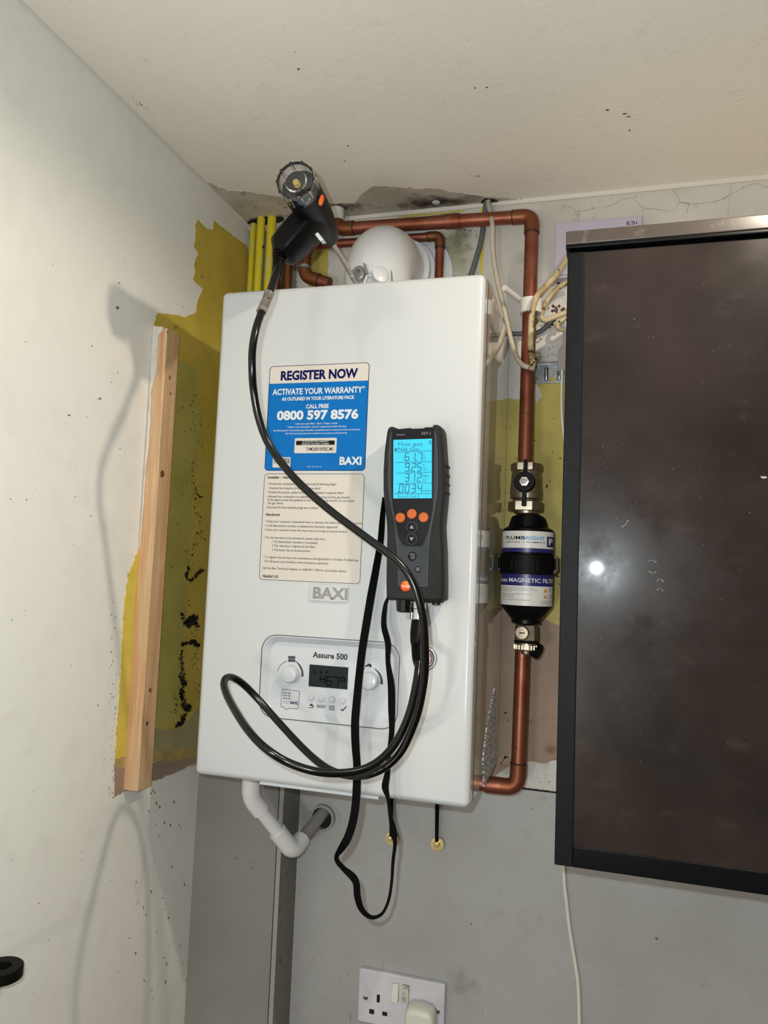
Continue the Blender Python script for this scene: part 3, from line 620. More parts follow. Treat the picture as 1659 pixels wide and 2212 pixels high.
# ------------------------------------------------------------------ flue
fl = thing('flue_elbow', 'white flue elbow rising from the boiler top into the wall', 'flue', (.197, -.14, H))
fx = (PY(748, 590, -.14).x + PY(885, 590, -.14).x) / 2; fr = (PY(885, 590, -.14).x - PY(748, 590, -.14).x) / 2
ftop = PY(825, 475, -.125).z
path = [(fx, -.14, H - .004), (fx, -.14, H + .05)]
rc = fr * 1.12; zc = ftop - fr; zs = zc - rc
path = [(fx, -.14, H + .0005), (fx, -.14, (H + zs) / 2), (fx, -.14, zs)]
for k in range(1, 13):
    a = PI / 2 * k / 12; path.append((fx, -.14 + rc * (1 - math.cos(a)), zs + rc * math.sin(a)))
path += [(fx, -.04, zc), (fx, .0, zc)]
MB().tube(path, fr, 40).build('elbow', 'white_plastic', fl, smooth=True)
MB().lathe([(fr + .003, .0015), (fr + .0035, .0035), (fr + .0035, .030), (fr + .001, .034)], (fx, -.14, H - .001), (0, 0, 1), 40).build('collar', 'white_plastic', fl, smooth=True)
MB().lathe([(fr + .004, 0), (fr + .008, .003), (fr + .008, .011), (fr + .003, .014)], (fx, -.0475, zc), (0, 1, 0), 40).build('rim', 'white_plastic', fl, smooth=True)
MB().lathe([(fr + .006, 0), (fr + .014, .004), (fr + .014, .014), (fr + .006, .017)], (fx, -.0275, zc), (0, 1, 0), 40).build('wall_flange', 'white_plastic', fl, smooth=True)
MB().lathe([(fr + .036, 0), (fr + .040, .002), (fr + .040, .006)], (fx, -.007, zc), (0, 1, 0), 48).build('wall_plate', 'white_plastic', fl, smooth=True)
p = Vector((fx + (fr + .011) * math.cos(.2), -.029, zc + (fr + .011) * math.sin(-.35)))
MB().lathe([(.003, 0), (.003, .002), (.001, .003)], p, (0, -1, 0), 12).build('screw', 'screw_dark', fl, smooth=True)
# sampling ports
p = PY(774, 592, -.196); d_ = Vector((-.35, -1, .1)).normalized()
MB().lathe([(.0125, -.004), (.0125, .003), (.0115, .004), (.006, .0042), (.006, -.001)], p, (-.25, -1, .15), 28).build('sampling_port', 'port_metal', fl, smooth=True)
p2 = PY(822, 594, -.196)
MB().lathe([(.0115, -.012), (.0125, -.002), (.0135, 0), (.0135, .003), (.009, .005), (.001, .0055)], p2, (.75, -1, .25), 28).build('sampling_cap', 'white_plastic', fl, smooth=True)
MB().tube(spline([p2 + Vector((-.026, 0, -.012)), p2 + Vector((-.020, -.002, 0)), p2 + Vector((-.012, -.002, -.002)), p2 + Vector((-.006, 0, -.01))]), .0018, 8).build('cap_tether', 'white_plastic', fl, smooth=True)
MB().tube([p2 + Vector((.018, -.004, .004)), p2 + Vector((.020, -.004, -.018))], [.0008, .002], 8).build('peg', 'galvanised', fl, smooth=True)
q = PY(790, 588, -.2); MB().prism('y', [(q.x - .003, q.z + .012), (q.x, q.z + .012), (q.x + .005, q.z - .004), (q.x + .002, q.z - .004)], -.2, -.206).build('screw_tab', 'galvanised', fl)
# ------------------------------------------------------------------ copper and yellow pipes
def collar(c, d, r, L, m, par, name='socket'):
    d = Vector(d).normalized(); c = Vector(c)
    MB().lathe([(r, -L / 2), (r + .0011, -L / 2 + .0004), (r + .0012, -L / 2 + .002), (r + .0012, L / 2 - .002), (r + .0011, L / 2 - .0004), (r, L / 2)], c, d, 24).build(name, m, par, smooth=True)
def pipe_run(root, pts, r, m, R=None, elbow=True, me='copper_dull', n=20):
    R = R or r * 1.5; pts = [Vector(p) for p in pts]
    k = len(pts)
    for i in range(k - 1):
        a, b = pts[i].copy(), pts[i + 1].copy(); d = (b - a).normalized()
        if i > 0: a += d * R
        if i < k - 2: b -= d * R
        MB().tube([a, b], r, n).build('pipe', m, root, smooth=True)
    allp, arcs = fillet(pts, R)
    for arc, a, b in arcs:
        s = r * 1.25; ext = R * .9
        pp = [arc[0] + a * ext] + arc + [arc[-1] + b * ext]
        e = MB().tube(pp, r + .0013, n).build('elbow', me, root, smooth=True)
        for c_, d_ in ((pp[0], a), (pp[-1], b)):
            MB().lathe([(r, -.0009), (r + .0012, -.0009), (r + .0016, 0), (r + .0009, .0011), (r, .0011)], c_, d_, 20).build('solder_seam', 'solder', root, smooth=True)
yt, ybm = -.036, -.088
A = PY(728, 500, yt); Bp = PY(1152, 466, yt); xp = .5 * (PY(1150, 600, -.045).x + PY(1138, 950, -.07).x)
Bp = Vector((PY(1149, 480, yt).x, yt, PY(1115, 470, yt).z)); A = Vector((A.x, yt, PY(760, 492, yt).z))
Ftop = PY(1134, 1000, -.095)
cp = thing('copper_pipe', 'thick copper pipe running along under the ceiling and down to the filter', 'pipe', (Bp.x, -.05, Ftop.z))
A0 = Vector((A.x - .002, yt, CZ))
pipe_run(cp, [A0, Vector((A.x, yt, A.z)), Bp, Vector((Ftop.x, -.095, Ftop.z - .016))], .011, 'copper')
q = PY(978, 478, yt); collar((q.x, yt, A.z + (Bp.z - A.z) * (q.x - A.x) / (Bp.x - A.x)), Bp - A, .0112, .026, 'copper', cp, 'coupling')
collar(Vector((A0.x, yt, CZ - .012)), (0, 0, 1), .0125, .022, 'white_plaster', cp, 'painted_collar')
# second, thinner copper pipe behind
y2 = -.022
E1 = Vector((PY(951, 512, y2).x, y2, PY(925, 512, y2).z)); E0 = Vector((PY(668, 520, y2).x, y2, PY(700, 528, y2).z))
tp = thing('copper_pipe', 'thin copper pipe bending down behind the flue, below the thick one', 'pipe', (E1.x, y2, H))
pipe_run(tp, [E0, E1, Vector((E1.x, y2, H + .0015))], .0075, 'copper')
a = PY(660, 540, -.05); b = PY(658, 604, -.05); c = PY(712, 610, -.05)
up = thing('copper_pipe', 'short upright copper pipe with a bottom elbow beside the flue', 'pipe', (a.x, -.05, H))
pipe_run(up, [PY(690, 505, -.05), a, Vector((a.x, -.05, b.z + .006)), Vector((c.x, -.05, c.z - .002))], .0105, 'copper', R=.016)
collar(Vector((a.x, -.05, PY(660, 578, -.05).z)), (0, 0, 1), .0112, .006, 'galvanised', up, 'solder_ring')
for u, lab in ((598, 'dark copper pipe stub directly beside the yellow pipes'), (624, 'patinated copper pipe stub nearest to the upright pipe with elbow')):
    a = PY(u, 560, -.035); b = PY(u - 1, 640, -.035)
    t = thing('copper_pipe_stub', lab, 'pipe', (a.x, -.035, .56))
    MB().tube([(a.x, -.035, H + .0015), (a.x, -.035, a.z + .03)], .0075, 16).build('pipe', 'copper_dull', t, smooth=True)
    collar((a.x, -.035, a.z + .012), (0, 0, 1), .0078, .016, 'copper', t, 'coupling')
for u, rr, yy, lab in ((545, .0058, -.012, 'leftmost of the yellow pipes, in the wall corner'), (561, .0075, -.03, 'middle of the three yellow painted gas pipes'), (584, .0082, -.03, 'rightmost yellow pipe, beside the grey gap')):
    a = PY(u, 520, yy); t = thing('gas_pipe', lab, 'pipe', (a.x, yy, .5), 'yellow gas pipes')
    MB().tube([(a.x, yy, .5), (a.x + .001, yy, CZ)], rr, 18).build('pipe', 'yellow_pipe', t, smooth=True)
    if rr > .006: MB().tube([(a.x + rr + .0015, yy - .002, a.z - .012), (a.x + rr + .003, yy - .004, a.z - .016)], .0018, 6).build('clip_stub', 'screw_dark', t)
# lower copper run
lo0 = PY(1128, 1400, ybm); lo1 = PY(1124, 1660, ybm); le = PY(1112, 1694, ybm); lx = PY(1050, 1694, ybm)
lp = thing('copper_pipe', 'lower copper pipe with elbow running from the filter to the boiler base', 'pipe', (lo1.x, ybm, lx.z))
pipe_run(lp, [PY(1131, 1335, ybm), (PY(1119, 1660, ybm).x, ybm, lx.z), (W - .06, ybm, lx.z)], .011, 'copper', R=.019)
collar((PY(1066, 1694, ybm).x, ybm, lx.z), (1, 0, 0), .0115, .024, 'copper', lp, 'coupling')
# white plastic rod and clip at the tall pipe
t = thing('pipe_clip', 'white plastic clip gripping the tall copper pipe', 'pipe clip', (Bp.x, -.03, PY(1146, 670, -.05).z))
cy = -.0585; c = PY(1148, 662, cy); c = Vector((c.x - .001, cy, c.z))
mb = MB(); ang = [math.radians(a) for a in range(-60, 241, 12)]
mb.loft([[(c.x + rr * math.cos(a), cy - rr * math.sin(a) , z) for a in ang for rr in (0,)] for z in (0,)], caps=False) if False else None
n = len(ang)
o_ = [(c.x +   .0175 * math.cos(a), cy - .0175 * math.sin(a)) for a in ang]; i_ = [(c.x + .0124 * math.cos(a), cy - .0124 * math.sin(a)) for a in ang]
mb.prism('z', o_ + i_[::-1], c.z - .012, c.z + .011)
mb.build('clip_band', 'clip_white', t, smooth=True)
MB().box((c.x - .007, cy + .012, c.z - .009), (c.x + .007, 0, c.z + .009)).build('clip_base', 'clip_white', t, bevel=.001)
a = PY(1125, 660, -.028)
MB().tube([(W + .0005, -.100, a.z + .004), (c.x - .0075, -.028, a.z - .001)], .0048, 14).build('overflow_rod', 'clip_white', smooth=True, **T('thin white plastic tube running sideways from the clip to the boiler', 'tube'))
# ------------------------------------------------------------------ magnetic filter
fy = -.098
def FP(zx, zy, y=fy): return PY(1040 + zx / 4.81, 980 + zy / 4.81, y)
fcx = (FP(218, 900).x + FP(752, 900).x) / 2; fR = (FP(752, 900).x - FP(218, 900).x) / 2
fi = thing('magnetic_filter', 'black cylindrical magnetic filter with white and navy labels', 'filter', (fcx, fy, FP(480, 1900).z))
zt = lambda zy: FP(480, zy).z
zl = lambda zy: PY(1040 + 480 / 4.81, 980 + zy / 4.81, fy - fR).z
MB().lathe([(.012, zl(1790)), (.0215, zl(1775)), (.0215, zl(1740)), (fR * .98, zl(1600)), (fR, zl(1570)), (fR, zl(810)), (fR * .97, zl(775)), (fR * .84, zl(752)), (fR * .6, zl(740)), (.02, zl(620)), (.015, zl(612))], (fcx, fy, 0), (0, 0, 1), 48).build('canister', 'filter_black', fi, smooth=True)
mb = MB()
for a in (-150, -90, -30, 30, 90, 150):
    ca, sa = math.cos(math.radians(a)), math.sin(math.radians(a)); tx, ty = -sa * .0022, ca * .0022
    base = [(ca * .018, sa * .018, zl(620)), (ca * .026, sa * .026, zl(640)), (ca * fR * .82, sa * fR * .82, zl(752)), (ca * .018, sa * .018, zl(752))]
    mb.loft([[(fcx + x + tx * s, fy + y + ty * s, z) for x, y, z in base] for s in (-1, 1)])
mb.build('shoulder_ribs', 'filter_black', fi)
MB().lathe([(fR, zl(1255)), (fR + .0022, zl(1250)), (fR + .0022, zl(1050)), (fR, zl(1040))], (fcx, fy, 0), (0, 0, 1), 48).build('clamp_ring', 'black_matte', fi, smooth=True)
for s in (-1, 1):
    mb = MB(); x0 = fcx + s * (fR - .001); x1 = fcx + s * (fR + .0075)
    mb.prism('y', [(x0, zl(1240)), (x0 + s * .004, zl(1240)), (x1, zl(1200)), (x1, zl(1060)), (x0 + s * .004, zl(1045)), (x0, zl(1045)), (x0, zl(1080)), (x1 - s * .003, zl(1085)), (x1 - s * .003, zl(1190)), (x0, zl(1195))], fy - .008, fy + .008)
    mb.build('clamp_latch', 'filter_black', fi, bevel=.0008)
mb = MB()
for k in range(-3, 4):
    a = math.radians(-90 + k * 9); cx_, cy_ = fcx + (fR + .0022) * math.cos(a), fy + (fR + .0022) * math.sin(a)
    mb.box((cx_ - .0006, cy_ - .0012, zl(1210)), (cx_ + .0006, cy_ + .001, zl(1110)))
mb.build('grip_ribs', 'black_matte', fi)
def wrap(rr):
    return lambda p: (fcx + rr * math.sin((p[0] - fcx) / rr), fy - rr * math.cos((p[0] - fcx) / rr), p[2])
def band(z0, z1, rr, a0, a1, name, m, par):
    n = 30; mb = MB(); A_ = [a0 + (a1 - a0) * k / n for k in range(n + 1)]
    vs = [(fcx + rr * math.sin(a), fy - rr * math.cos(a), z) for z in (z0, z1) for a in A_]
    mb.add(vs, [(k, k + 1, n + 2 + k, n + 1 + k) for k in range(n)]); return mb.build(name, m, par, smooth=True)
lab = band(zl(980), zl(802), fR + .0003, -1.5, 1.5, 'maker_label', 'label_white', fi)
band(zl(1022), zl(980), fR + .0003, -1.5, 1.5, 'navy_stripe', 'label_navy', fi)
lab2 = band(zl(1375), zl(1250), fR + .0003, -1.5, 1.5, 'title_label', 'label_navy', fi)
lab3 = band(zl(1582), zl(1375), fR + .0003, -1.5, 1.5, 'instruction_label', 'label_white', fi)
s7 = lambda x, y: (1040 + x / 4.81, 980 + y / 4.81)
def flet(mb, s, x0, y0, x1, y1, h, bold=0.):
    # flat text on the front tangent plane, unrolled then wrapped onto the cylinder
    yq = fy - fR
    vs, fs = text_geo(s, bold)
    xa = min(v[0] for v in vs); xb_ = max(v[0] for v in vs)
    rr = fR + .0006
    def ang(zx): return math.asin(max(-.995, min(.995, (FP(zx, y0, fy - fR * .7).x - fcx - .0005) / fR)))
    a0, a1 = ang(x0), ang(x1); zb = zl((y0 + y1) / 2); sz = (zl((y0 + y1) / 2 - h) - zb) / .7
    P = []
    for a, b in vs:
        t = a0 + (a1 - a0) * (a - xa) / (xb_ - xa); P.append((fcx + rr * math.sin(t), fy - rr * math.cos(t), zb + b * sz))
    mb.add(P, fs)
mb = MB(); flet(mb, 'PLUMB', 260, 892, 466, 892, 36, .02); mb.build('dark_lettering', 'ink_dark', lab); mb = MB(); flet(mb, 'HEATING  |  PLUMBING', 262, 922, 664, 930, 15, .01)
mb.build('dark_lettering', 'ink_dark', lab)
mb = MB(); flet(mb, 'RIGHT', 472, 892, 662, 894, 36, .02); mb.build('blue_lettering', 'ink_lightblue', lab)
def fangle(zx): return math.asin(max(-.99, min(.99, (FP(zx, 900, fy - fR * .7).x - fcx) / fR)))
band(zl(960), zl(852), fR + .0007, fangle(676), fangle(738), 'logo_square', 'label_navy', lab)
mb = MB(); flet(mb, 'P', 692, 935, 726, 935, 62, .03); mb.v = [(fcx + (v[0] - fcx) * 1.02, fy + (v[1] - fy) * 1.02, v[2]) for v in mb.v]; mb.build('logo_letter', 'ink_white', lab)
mb = MB(); flet(mb, '22mm MAGNETIC FILTER', 190, 1335, 768, 1340, 42, .02); mb.build('title_lettering', 'ink_white', lab2)
mb = MB()
for s, x0, y0, x1, y1 in (('Protects system against rust and magnetic sludge', 222, 1400, 548, 1405), ('Longer heater and system components extending', 222, 1420, 586, 1428), ('system life span', 222, 1438, 330, 1440), ('Improves system efficiency and reduces', 222, 1464, 532, 1468),
                          ('energy consumption', 222, 1482, 350, 1485), ('Easy flow capacity', 222, 1500, 350, 1502), ('Removable magnet for easy maintenance', 222, 1524, 510, 1530), ('CAUTION', 694, 1406, 736, 1406), ('HOT WATER', 694, 1424, 736, 1424), ('CAUTION', 694, 1466, 734, 1466), ('STRONG', 694, 1482, 734, 1482), ('MAGNET', 694, 1498, 734, 1498),
                          ('To reclaim dispose of this', 618, 1530, 740, 1532), ('the magnet from the pipe', 618, 1546, 740, 1548), ('cleaned and', 618, 1562, 700, 1564)):
    flet(mb, s, x0, y0, x1, y1, 11)
mb.build('small_lettering', 'print_grey', lab3)
for yb in (1436, 1498):
    a0, a1, am = fangle(652), fangle(690), (fangle(652) + fangle(690)) / 2; rr = fR + .0008
    MB().add([(fcx + rr * math.sin(a0), fy - rr * math.cos(a0), zl(yb)), (fcx + rr * math.sin(a1), fy - rr * math.cos(a1), zl(yb)), (fcx + rr * math.sin(am), fy - rr * math.cos(am), zl(yb - 44))], [(0, 1, 2)]).build('warning_triangle', 'amber', lab3)
# isolating valve above the filter
va = thing('isolating_valve', 'nickel isolating valve with black lever above the filter', 'valve', (fcx, fy, zt(620)))
vx = FP(462, 300).x
def hexn(cx, cy, z0, z1, r, name, m, par, a0=0, n=6):
    MB().prism('z', [(cx + r * math.cos(math.radians(a0) + 2 * PI * k / n), cy + r * math.sin(math.radians(a0) + 2 * PI * k / n)) for k in range(n)], z0, z1).build(name, m, par, bevel=.0012)
vt = lambda zy: FP(460, zy).z
hexn(vx, fy, vt(185), vt(105), .0238, 'hex_nut', 'nickel', va, 0)
hexn(FP(455, 550).x, fy, vt(600), vt(500), .0262, 'hex_nut', 'nickel', va, 0)
MB().lathe([(.017, vt(505)), (.018, vt(480)), (.023, vt(470)), (.024, vt(400)), (.0235, vt(380)), (.022, vt(260)), (.022, vt(215)), (.020, vt(180))], (vx, fy, 0), (0, 0, 1), 28).build('valve_body', 'nickel', va, smooth=True)
MB().lathe([(.0175, vt(625)), (.0175, vt(598))], (FP(465, 600).x, fy, 0), (0, 0, 1), 28).build('union', 'nickel', va, smooth=True)
k0 = PY(1040 + 446 / 4.81, 980 + 290 / 4.81, fy - .034)
lv = MB().lathe([(.0125, 0), (.0155, .003), (.0155, .011), (.014, .014), (.007, .014)], (k0.x, fy - .021, k0.z), (0, -1, 0), 28).build('lever_hub', 'black_matte', va, smooth=True)
MB().prism('y', [(k0.x - .0035, k0.z - .036), (k0.x + .003, k0.z - .036), (k0.x + .0035, k0.z + .033), (k0.x - .002, k0.z + .034)], fy - .0265, fy - .034).build('lever', 'black_matte', va, bevel=.001)
MB().lathe([(.0072, 0), (.0072, .003), (.0045, .0032), (.004, .0015), (.001, .0015)], (k0.x, fy - .0348, k0.z), (0, -1, 0), 6).build('lever_nut', 'chrome', va)
# drain valve under it
dv = thing('drain_valve', 'small nickel drain valve under the filter with a black cap', 'valve', (fcx, fy, vt(2100)))
dx = FP(470, 1850).x
MB().lathe([(.0165, zt(1945)), (.0175, zt(1935)), (.0175, zt(1900)), (.0172, zt(1805)), (.0165, zt(1780))], (dx, fy, 0), (0, 0, 1), 8).build('valve_body', 'nickel', dv)
MB().lathe([(.018, zt(1965)), (.0185, zt(1955)), (.018, zt(1945))], (dx, fy, 0), (0, 0, 1), 28).build('seal', 'black_matte', dv, smooth=True)
mb = MB(); mb.lathe([(.014, zt(2045)), (.0175, zt(2030)), (.0175, zt(1985)), (.017, zt(1965))], (dx, fy, 0), (0, 0, 1), 28)
for k in range(24):
    a = 2 * PI * k / 24; mb.box((dx + .0178 * math.cos(a) - .0009, fy + .0178 * math.sin(a) - .0009, zt(2030)), (dx + .0178 * math.cos(a) + .0009, fy + .0178 * math.sin(a) + .0009, zt(1985)))
mb.build('knurled_ring', 'nickel', dv)
MB().lathe([(.0075, zt(2085)), (.008, zt(2075)), (.008, zt(2040))], (dx, fy, 0), (0, 0, 1), 16).build('outlet', 'nickel', dv, smooth=True)
k1 = PY(1040 + 425 / 4.81, 980 + 1862 / 4.81, fy - .02)
MB().lathe([(.0095, 0), (.0105, .002), (.0105, .006), (.009, .0075), (.001, .0078)], (k1.x, fy - .0155, k1.z), (-.1, -1, 0), 20).build('vent_screw', 'nickel', dv, smooth=True)
MB().box((k1.x - .004, fy - .0242, k1.z - .0008), (k1.x + .004, fy - .0228, k1.z + .0008)).build('screw_slot', 'dark_gap', dv)
k2 = PY(1040 + 560 / 4.81, 980 + 2045 / 4.81, fy)
MB().lathe([(.0095, -.006), (.0115, -.004), (.0115, .004), (.0095, .006)], (k2.x + .002, fy, k2.z), (1, -.3, -.4), 20).build('rubber_cap', 'black_matte', dv, smooth=True)
MB().tube([(dx + .006, fy, k2.z + .004), (k2.x, fy, k2.z + .001)], .003, 8).build('cap_tie', 'black_matte', dv, smooth=True)
# ------------------------------------------------------------------ flue gas analyser
yA = -.324; yBk = YF - .0004
def AZ(x, y, yy=yA): return PY(780 + x / 4.808, 900 + y / 4.808, yy)
an = thing('gas_analyser', 'dark grey handheld flue gas analyser with lit cyan screen', 'analyser', ((AZ(540, 1000).x), yBk, AZ(540, 1900).z))
Lp = [(300, 97), (276, 112), (262, 150), (247, 260), (235, 350), (222, 560), (222, 760), (232, 900), (248, 1020), (260, 1130), (262, 1250), (258, 1400), (253, 1700), (256, 1880), (272, 1904)]
Rp = [(830, 1918), (850, 1900), (852, 1700), (848, 1400), (838, 1250), (832, 1140), (842, 1020), (856, 880), (864, 760), (862, 560), (848, 350), (838, 200), (830, 130), (815, 92), (790, 78)]
topn = [(760, 78), (756, 100), (662, 104), (655, 118), (516, 120), (508, 110), (384, 122), (330, 100)]
outl = [AZ(*q) for q in Lp + Rp + topn]
cA = Vector((sum(p.x for p in outl) / len(outl), 0, sum(p.z for p in outl) / len(outl)))
def ringA(sc, scz, y): return [(cA.x + (p.x - cA.x) * sc, y, cA.z + (p.z - cA.z) * scz) for p in outl]
body = MB().loft([ringA(.80, .955, yBk), ringA(.93, .985, yBk - .004), ringA(1.0, 1.0, yBk - .014), ringA(1.0, 1.0, yA + .006), ringA(.975, .992, yA + .0015), ringA(.94, .98, yA)]).build('housing', 'body_grey', an, smooth=True)
mb = MB()
for k, zy in enumerate((495, 590, 685, 775)):
    p = AZ(866, zy); mb.tube([(p.x - .003, yA + .010, p.z), (p.x - .0012, yA + .014, p.z), (p.x - .0014, yA + .030, p.z), (p.x - .004, yA + .036, p.z)], .0026, 10)
mb.build('grip_ridges', 'body_grey', an, smooth=True)
def flat(pts, y0, y1, name, m, par, fn=AZ, bevel=0): return MB().prism('y', [(fn(*q).x, fn(*q).z) for q in pts], y0, y1).build(name, m, par, bevel=bevel)
fc = flat([(318, 150), (300, 205), (286, 400), (282, 700), (292, 800), (318, 960), (345, 1100), (362, 1250), (378, 1400), (386, 1600), (386, 1745), (396, 1760), (680, 1762), (690, 1750), (694, 1600), (702, 1400), (712, 1260), (738, 1110), (766, 960), (790, 800), (798, 700), (794, 400), (784, 205), (770, 150)], yA + .0004, yA - .0007, 'keypad_plate', 'trim_grey', an)
flat([(322, 155), (306, 208), (294, 400), (290, 700), (300, 800), (326, 960), (353, 1100), (370, 1250), (386, 1400), (393, 1600), (393, 1742), (402, 1752), (674, 1754), (683, 1744), (687, 1600), (695, 1400), (704, 1260), (730, 1110), (758, 960), (782, 800), (790, 700), (786, 400), (778, 208), (764, 155)], yA - .0007, yA - .0009, 'plate_face', 'face_grey', an)
bz = flat([(324, 135), (322, 300), (320, 620), (322, 840), (335, 950), (365, 1110), (395, 1250), (432, 1332), (470, 1345), (600, 1347), (644, 1332), (680, 1250), (716, 1110), (744, 960), (752, 840), (756, 600), (760, 300), (760, 120)], yA - .0008, yA - .0015, 'bezel', 'bezel_black', an)
sA = lambda x, y: (780 + x / 4.808, 900 + y / 4.808)
scn = flat([(339, 244), (739, 231), (738, 849), (338, 851)], yA - .0014, yA - .0019, 'screen', 'screen', an)
ys = yA - .0021; mb = MB()
def ln(pts, w=.0009): stroke(mb, [(AZ(*q).x, AZ(*q).z) for q in pts], w, ys)
letters(mb, 'Flue gas', *sA(385, 305), *sA(635, 298), 7.5, ys, -.005); letters(mb, 'Nat Gas', *sA(385, 357), *sA(605, 350), 7.5, ys, -.005)
for (a, b, c_, d_) in ((378, 370, 738, 357), (365, 480, 738, 468), (378, 590, 738, 578), (378, 697, 738, 690), (352, 803, 738, 801)): ln([(a, b), (c_, d_)], .0006)
ln([(487, 803), (487, 848)], .0006); ln([(598, 803), (598, 845)], .0006); ln([(355, 345), (375, 345)], .0012); ln([(355, 357), (375, 357)], .0012); ln([(358, 338), (365, 330), (372, 338)], .0008)
ln([(712, 255), (712, 285), (730, 285), (730, 255), (712, 255)], .0006)
SEG = {'0': 'abcdef', '1': 'bc', '2': 'abged', '3': 'abgcd', '4': 'fgbc', '5': 'afgcd', '6': 'afgedc', '7': 'abc', '8': 'abcdefg', '9': 'abcdfg'}
def seg(ch, x, y0, w, h):
    sl = 8
    P = {'tl': (x + sl, y0), 'tr': (x + w + sl, y0 - 1), 'ml': (x + sl / 2, y0 + h / 2), 'mr': (x + w + sl / 2, y0 + h / 2 - 1), 'bl': (x, y0 + h), 'br': (x + w, y0 + h - 1)}
    S = {'a': ('tl', 'tr'), 'b': ('tr', 'mr'), 'c': ('mr', 'br'), 'd': ('bl', 'br'), 'e': ('ml', 'bl'), 'f': ('tl', 'ml'), 'g': ('ml', 'mr')}
    for c in SEG[ch]:
        a, b = P[S[c][0]], P[S[c][1]]; m = .10
        ln([(a[0] + (b[0] - a[0]) * m, a[1] + (b[1] - a[1]) * m), (b[0] - (b[0] - a[0]) * m, b[1] - (b[1] - a[1]) * m)], .0010)
for ch, x in (('6', 458), ('1', 520), ('7', 590)): seg(ch, x, 380, 40, 80)
for ch, x in (('9', 460), ('2', 528), ('5', 585)): seg(ch, x, 487, 38, 82)
for ch, x in (('3', 458), ('1', 520), ('2', 588)): seg(ch, x, 596, 38, 80)
for ch, x in (('0', 398), ('0', 460), ('3', 525), ('4', 590)): seg(ch, x, 707, 38, 84)
for x, y in ((570, 458), (508, 566), (386, 790)): ln([(x, y), (x + 6, y)], .0012)
for s, x0, y0, x1, h in (('°C', 640, 410, 662, 5), ('FT', 640, 450, 674, 6), ('%', 642, 520, 660, 6), ('CO2', 640, 560, 682, 6), ('PPM', 642, 630, 696, 5), ('CO', 640, 672, 674, 6.5), ('ratio', 640, 780, 728, 6), ('Print', 384, 840, 464, 4.5), ('Stop', 508, 838, 574, 4.5)):
    letters(mb, s, *sA(x0, y0), *sA(x1, y0), h, ys, -.005)
mb.build('screen_digits', 'screen_ink', an)
mb = MB(); letters(mb, 'testo', *sA(364, 196), *sA(453, 192), 3.8, yA - .0017, .0); mb.build('maker_lettering', 'icon_grey', an); mb = MB(); letters(mb, '327-1', *sA(626, 188), *sA(720, 184), 5.6, yA - .0017, .0)
mb.build('model_lettering', 'icon_grey', an)
for x, y in ((412, 1052), (531, 1012), (652, 1048)):
    p = AZ(x, y); MB().lathe([(.0064, 0), (.0064, .0012), (.0056, .002), (.0005, .0022)], (p.x, yA - .0015, p.z), (0, -1, 0), 28).build('orange_button', 'orange', an, smooth=True)
for x, y, rr, nm in ((531, 1148, .0062, 'button'), (530, 1272, .0062, 'button'), (536, 1450, .0062, 'button'), (595, 1585, .0046, 'button')):
    p = AZ(x, y); yb = yA - (.0015 if y < 1300 else .0009)
    rm = MB(); ringm(rm, 'y', circ(p.x, p.z, rr + .0009, 28), circ(p.x, p.z, rr - .0001, 28), yb, yb - .0006)
    bt = MB().lathe([(rr, 0), (rr, .0010), (rr - .0008, .0016), (.0005, .0017)], (p.x, yb, p.z), (0, -1, 0), 28).build(nm, 'rubber_button', an, smooth=True)
    rm.build('button_ring', 'button_rim', bt)
    ic = MB(); yi = yb - .0019
    def tri(a): ic.add([(p.x + q[0], yi, p.z + q[1]) for q in a], [(0, 1, 2)])
    if y == 1148: tri([(-.0026, -.0020), (.0026, -.0020), (0, .0026)])
    elif y == 1272: tri([(-.0026, .0020), (.0026, .0020), (0, -.0026)])
    elif y == 1450:
        stroke(ic, [(p.x - .0012, p.z - .0030), (p.x + .0026, p.z - .0030), (p.x + .0026, p.z + .0030), (p.x - .0030, p.z + .0030), (p.x - .0030, p.z + .0018)], .0005, yi); stroke(ic, [(p.x - .0012, p.z - .003), (p.x - .0012, p.z + .003)], .0005, yi)
        for k in range(3): stroke(ic, [(p.x, p.z - .0015 + k * .0014), (p.x + .0016, p.z - .0015 + k * .0014)], .0003, yi)
    else:
        ringm(ic, 'y', circ(p.x, p.z, .0012, 14), circ(p.x, p.z, .0008, 14), yi, yi - .0001)
        for k in range(8): a = k * PI / 4; stroke(ic, [(p.x + .0016 * math.cos(a), p.z + .0016 * math.sin(a)), (p.x + .0031 * math.cos(a), p.z + .0031 * math.sin(a))], .0005, yi)
    ic.build('button_symbol', 'icon_grey', bt)
p = AZ(464, 1762)
lg = MB().lathe([(.0066, 0), (.0066, .0006), (.006, .0011), (.0005, .0013)], (p.x, yA - .0003, p.z), (0, -1, 0), 28).build('logo_disc', 'logo_orange', an, smooth=True)
mb = MB(); letters(mb, 'testo', *sA(420, 1772), *sA(512, 1768), 4.6, yA - .0019, .01); mb.build('logo_lettering', 'ink_white', lg)
# sockets underneath
p = AZ(420, 1900); MB().lathe([(.0122, 0), (.0122, .006), (.0112, .017), (.0095, .0185), (.001, .0185)], (p.x, yA + .020, p.z + .002), (0, 0, -1), 14).build('pump_knob', 'black_gloss', an)
p = AZ(745, 1900); MB().lathe([(.0055, 0), (.0055, .008), (.001, .009)], (p.x, yA + .02, p.z + .001), (0, 0, -1), 12).build('port', 'black_gloss', an)
p = AZ(605, 1900); MB().box((p.x - .022, yA + .008, p.z - .003), (p.x + .026, yA + .026, p.z + .003)).build('socket_block', 'black_matte', an, bevel=.001)
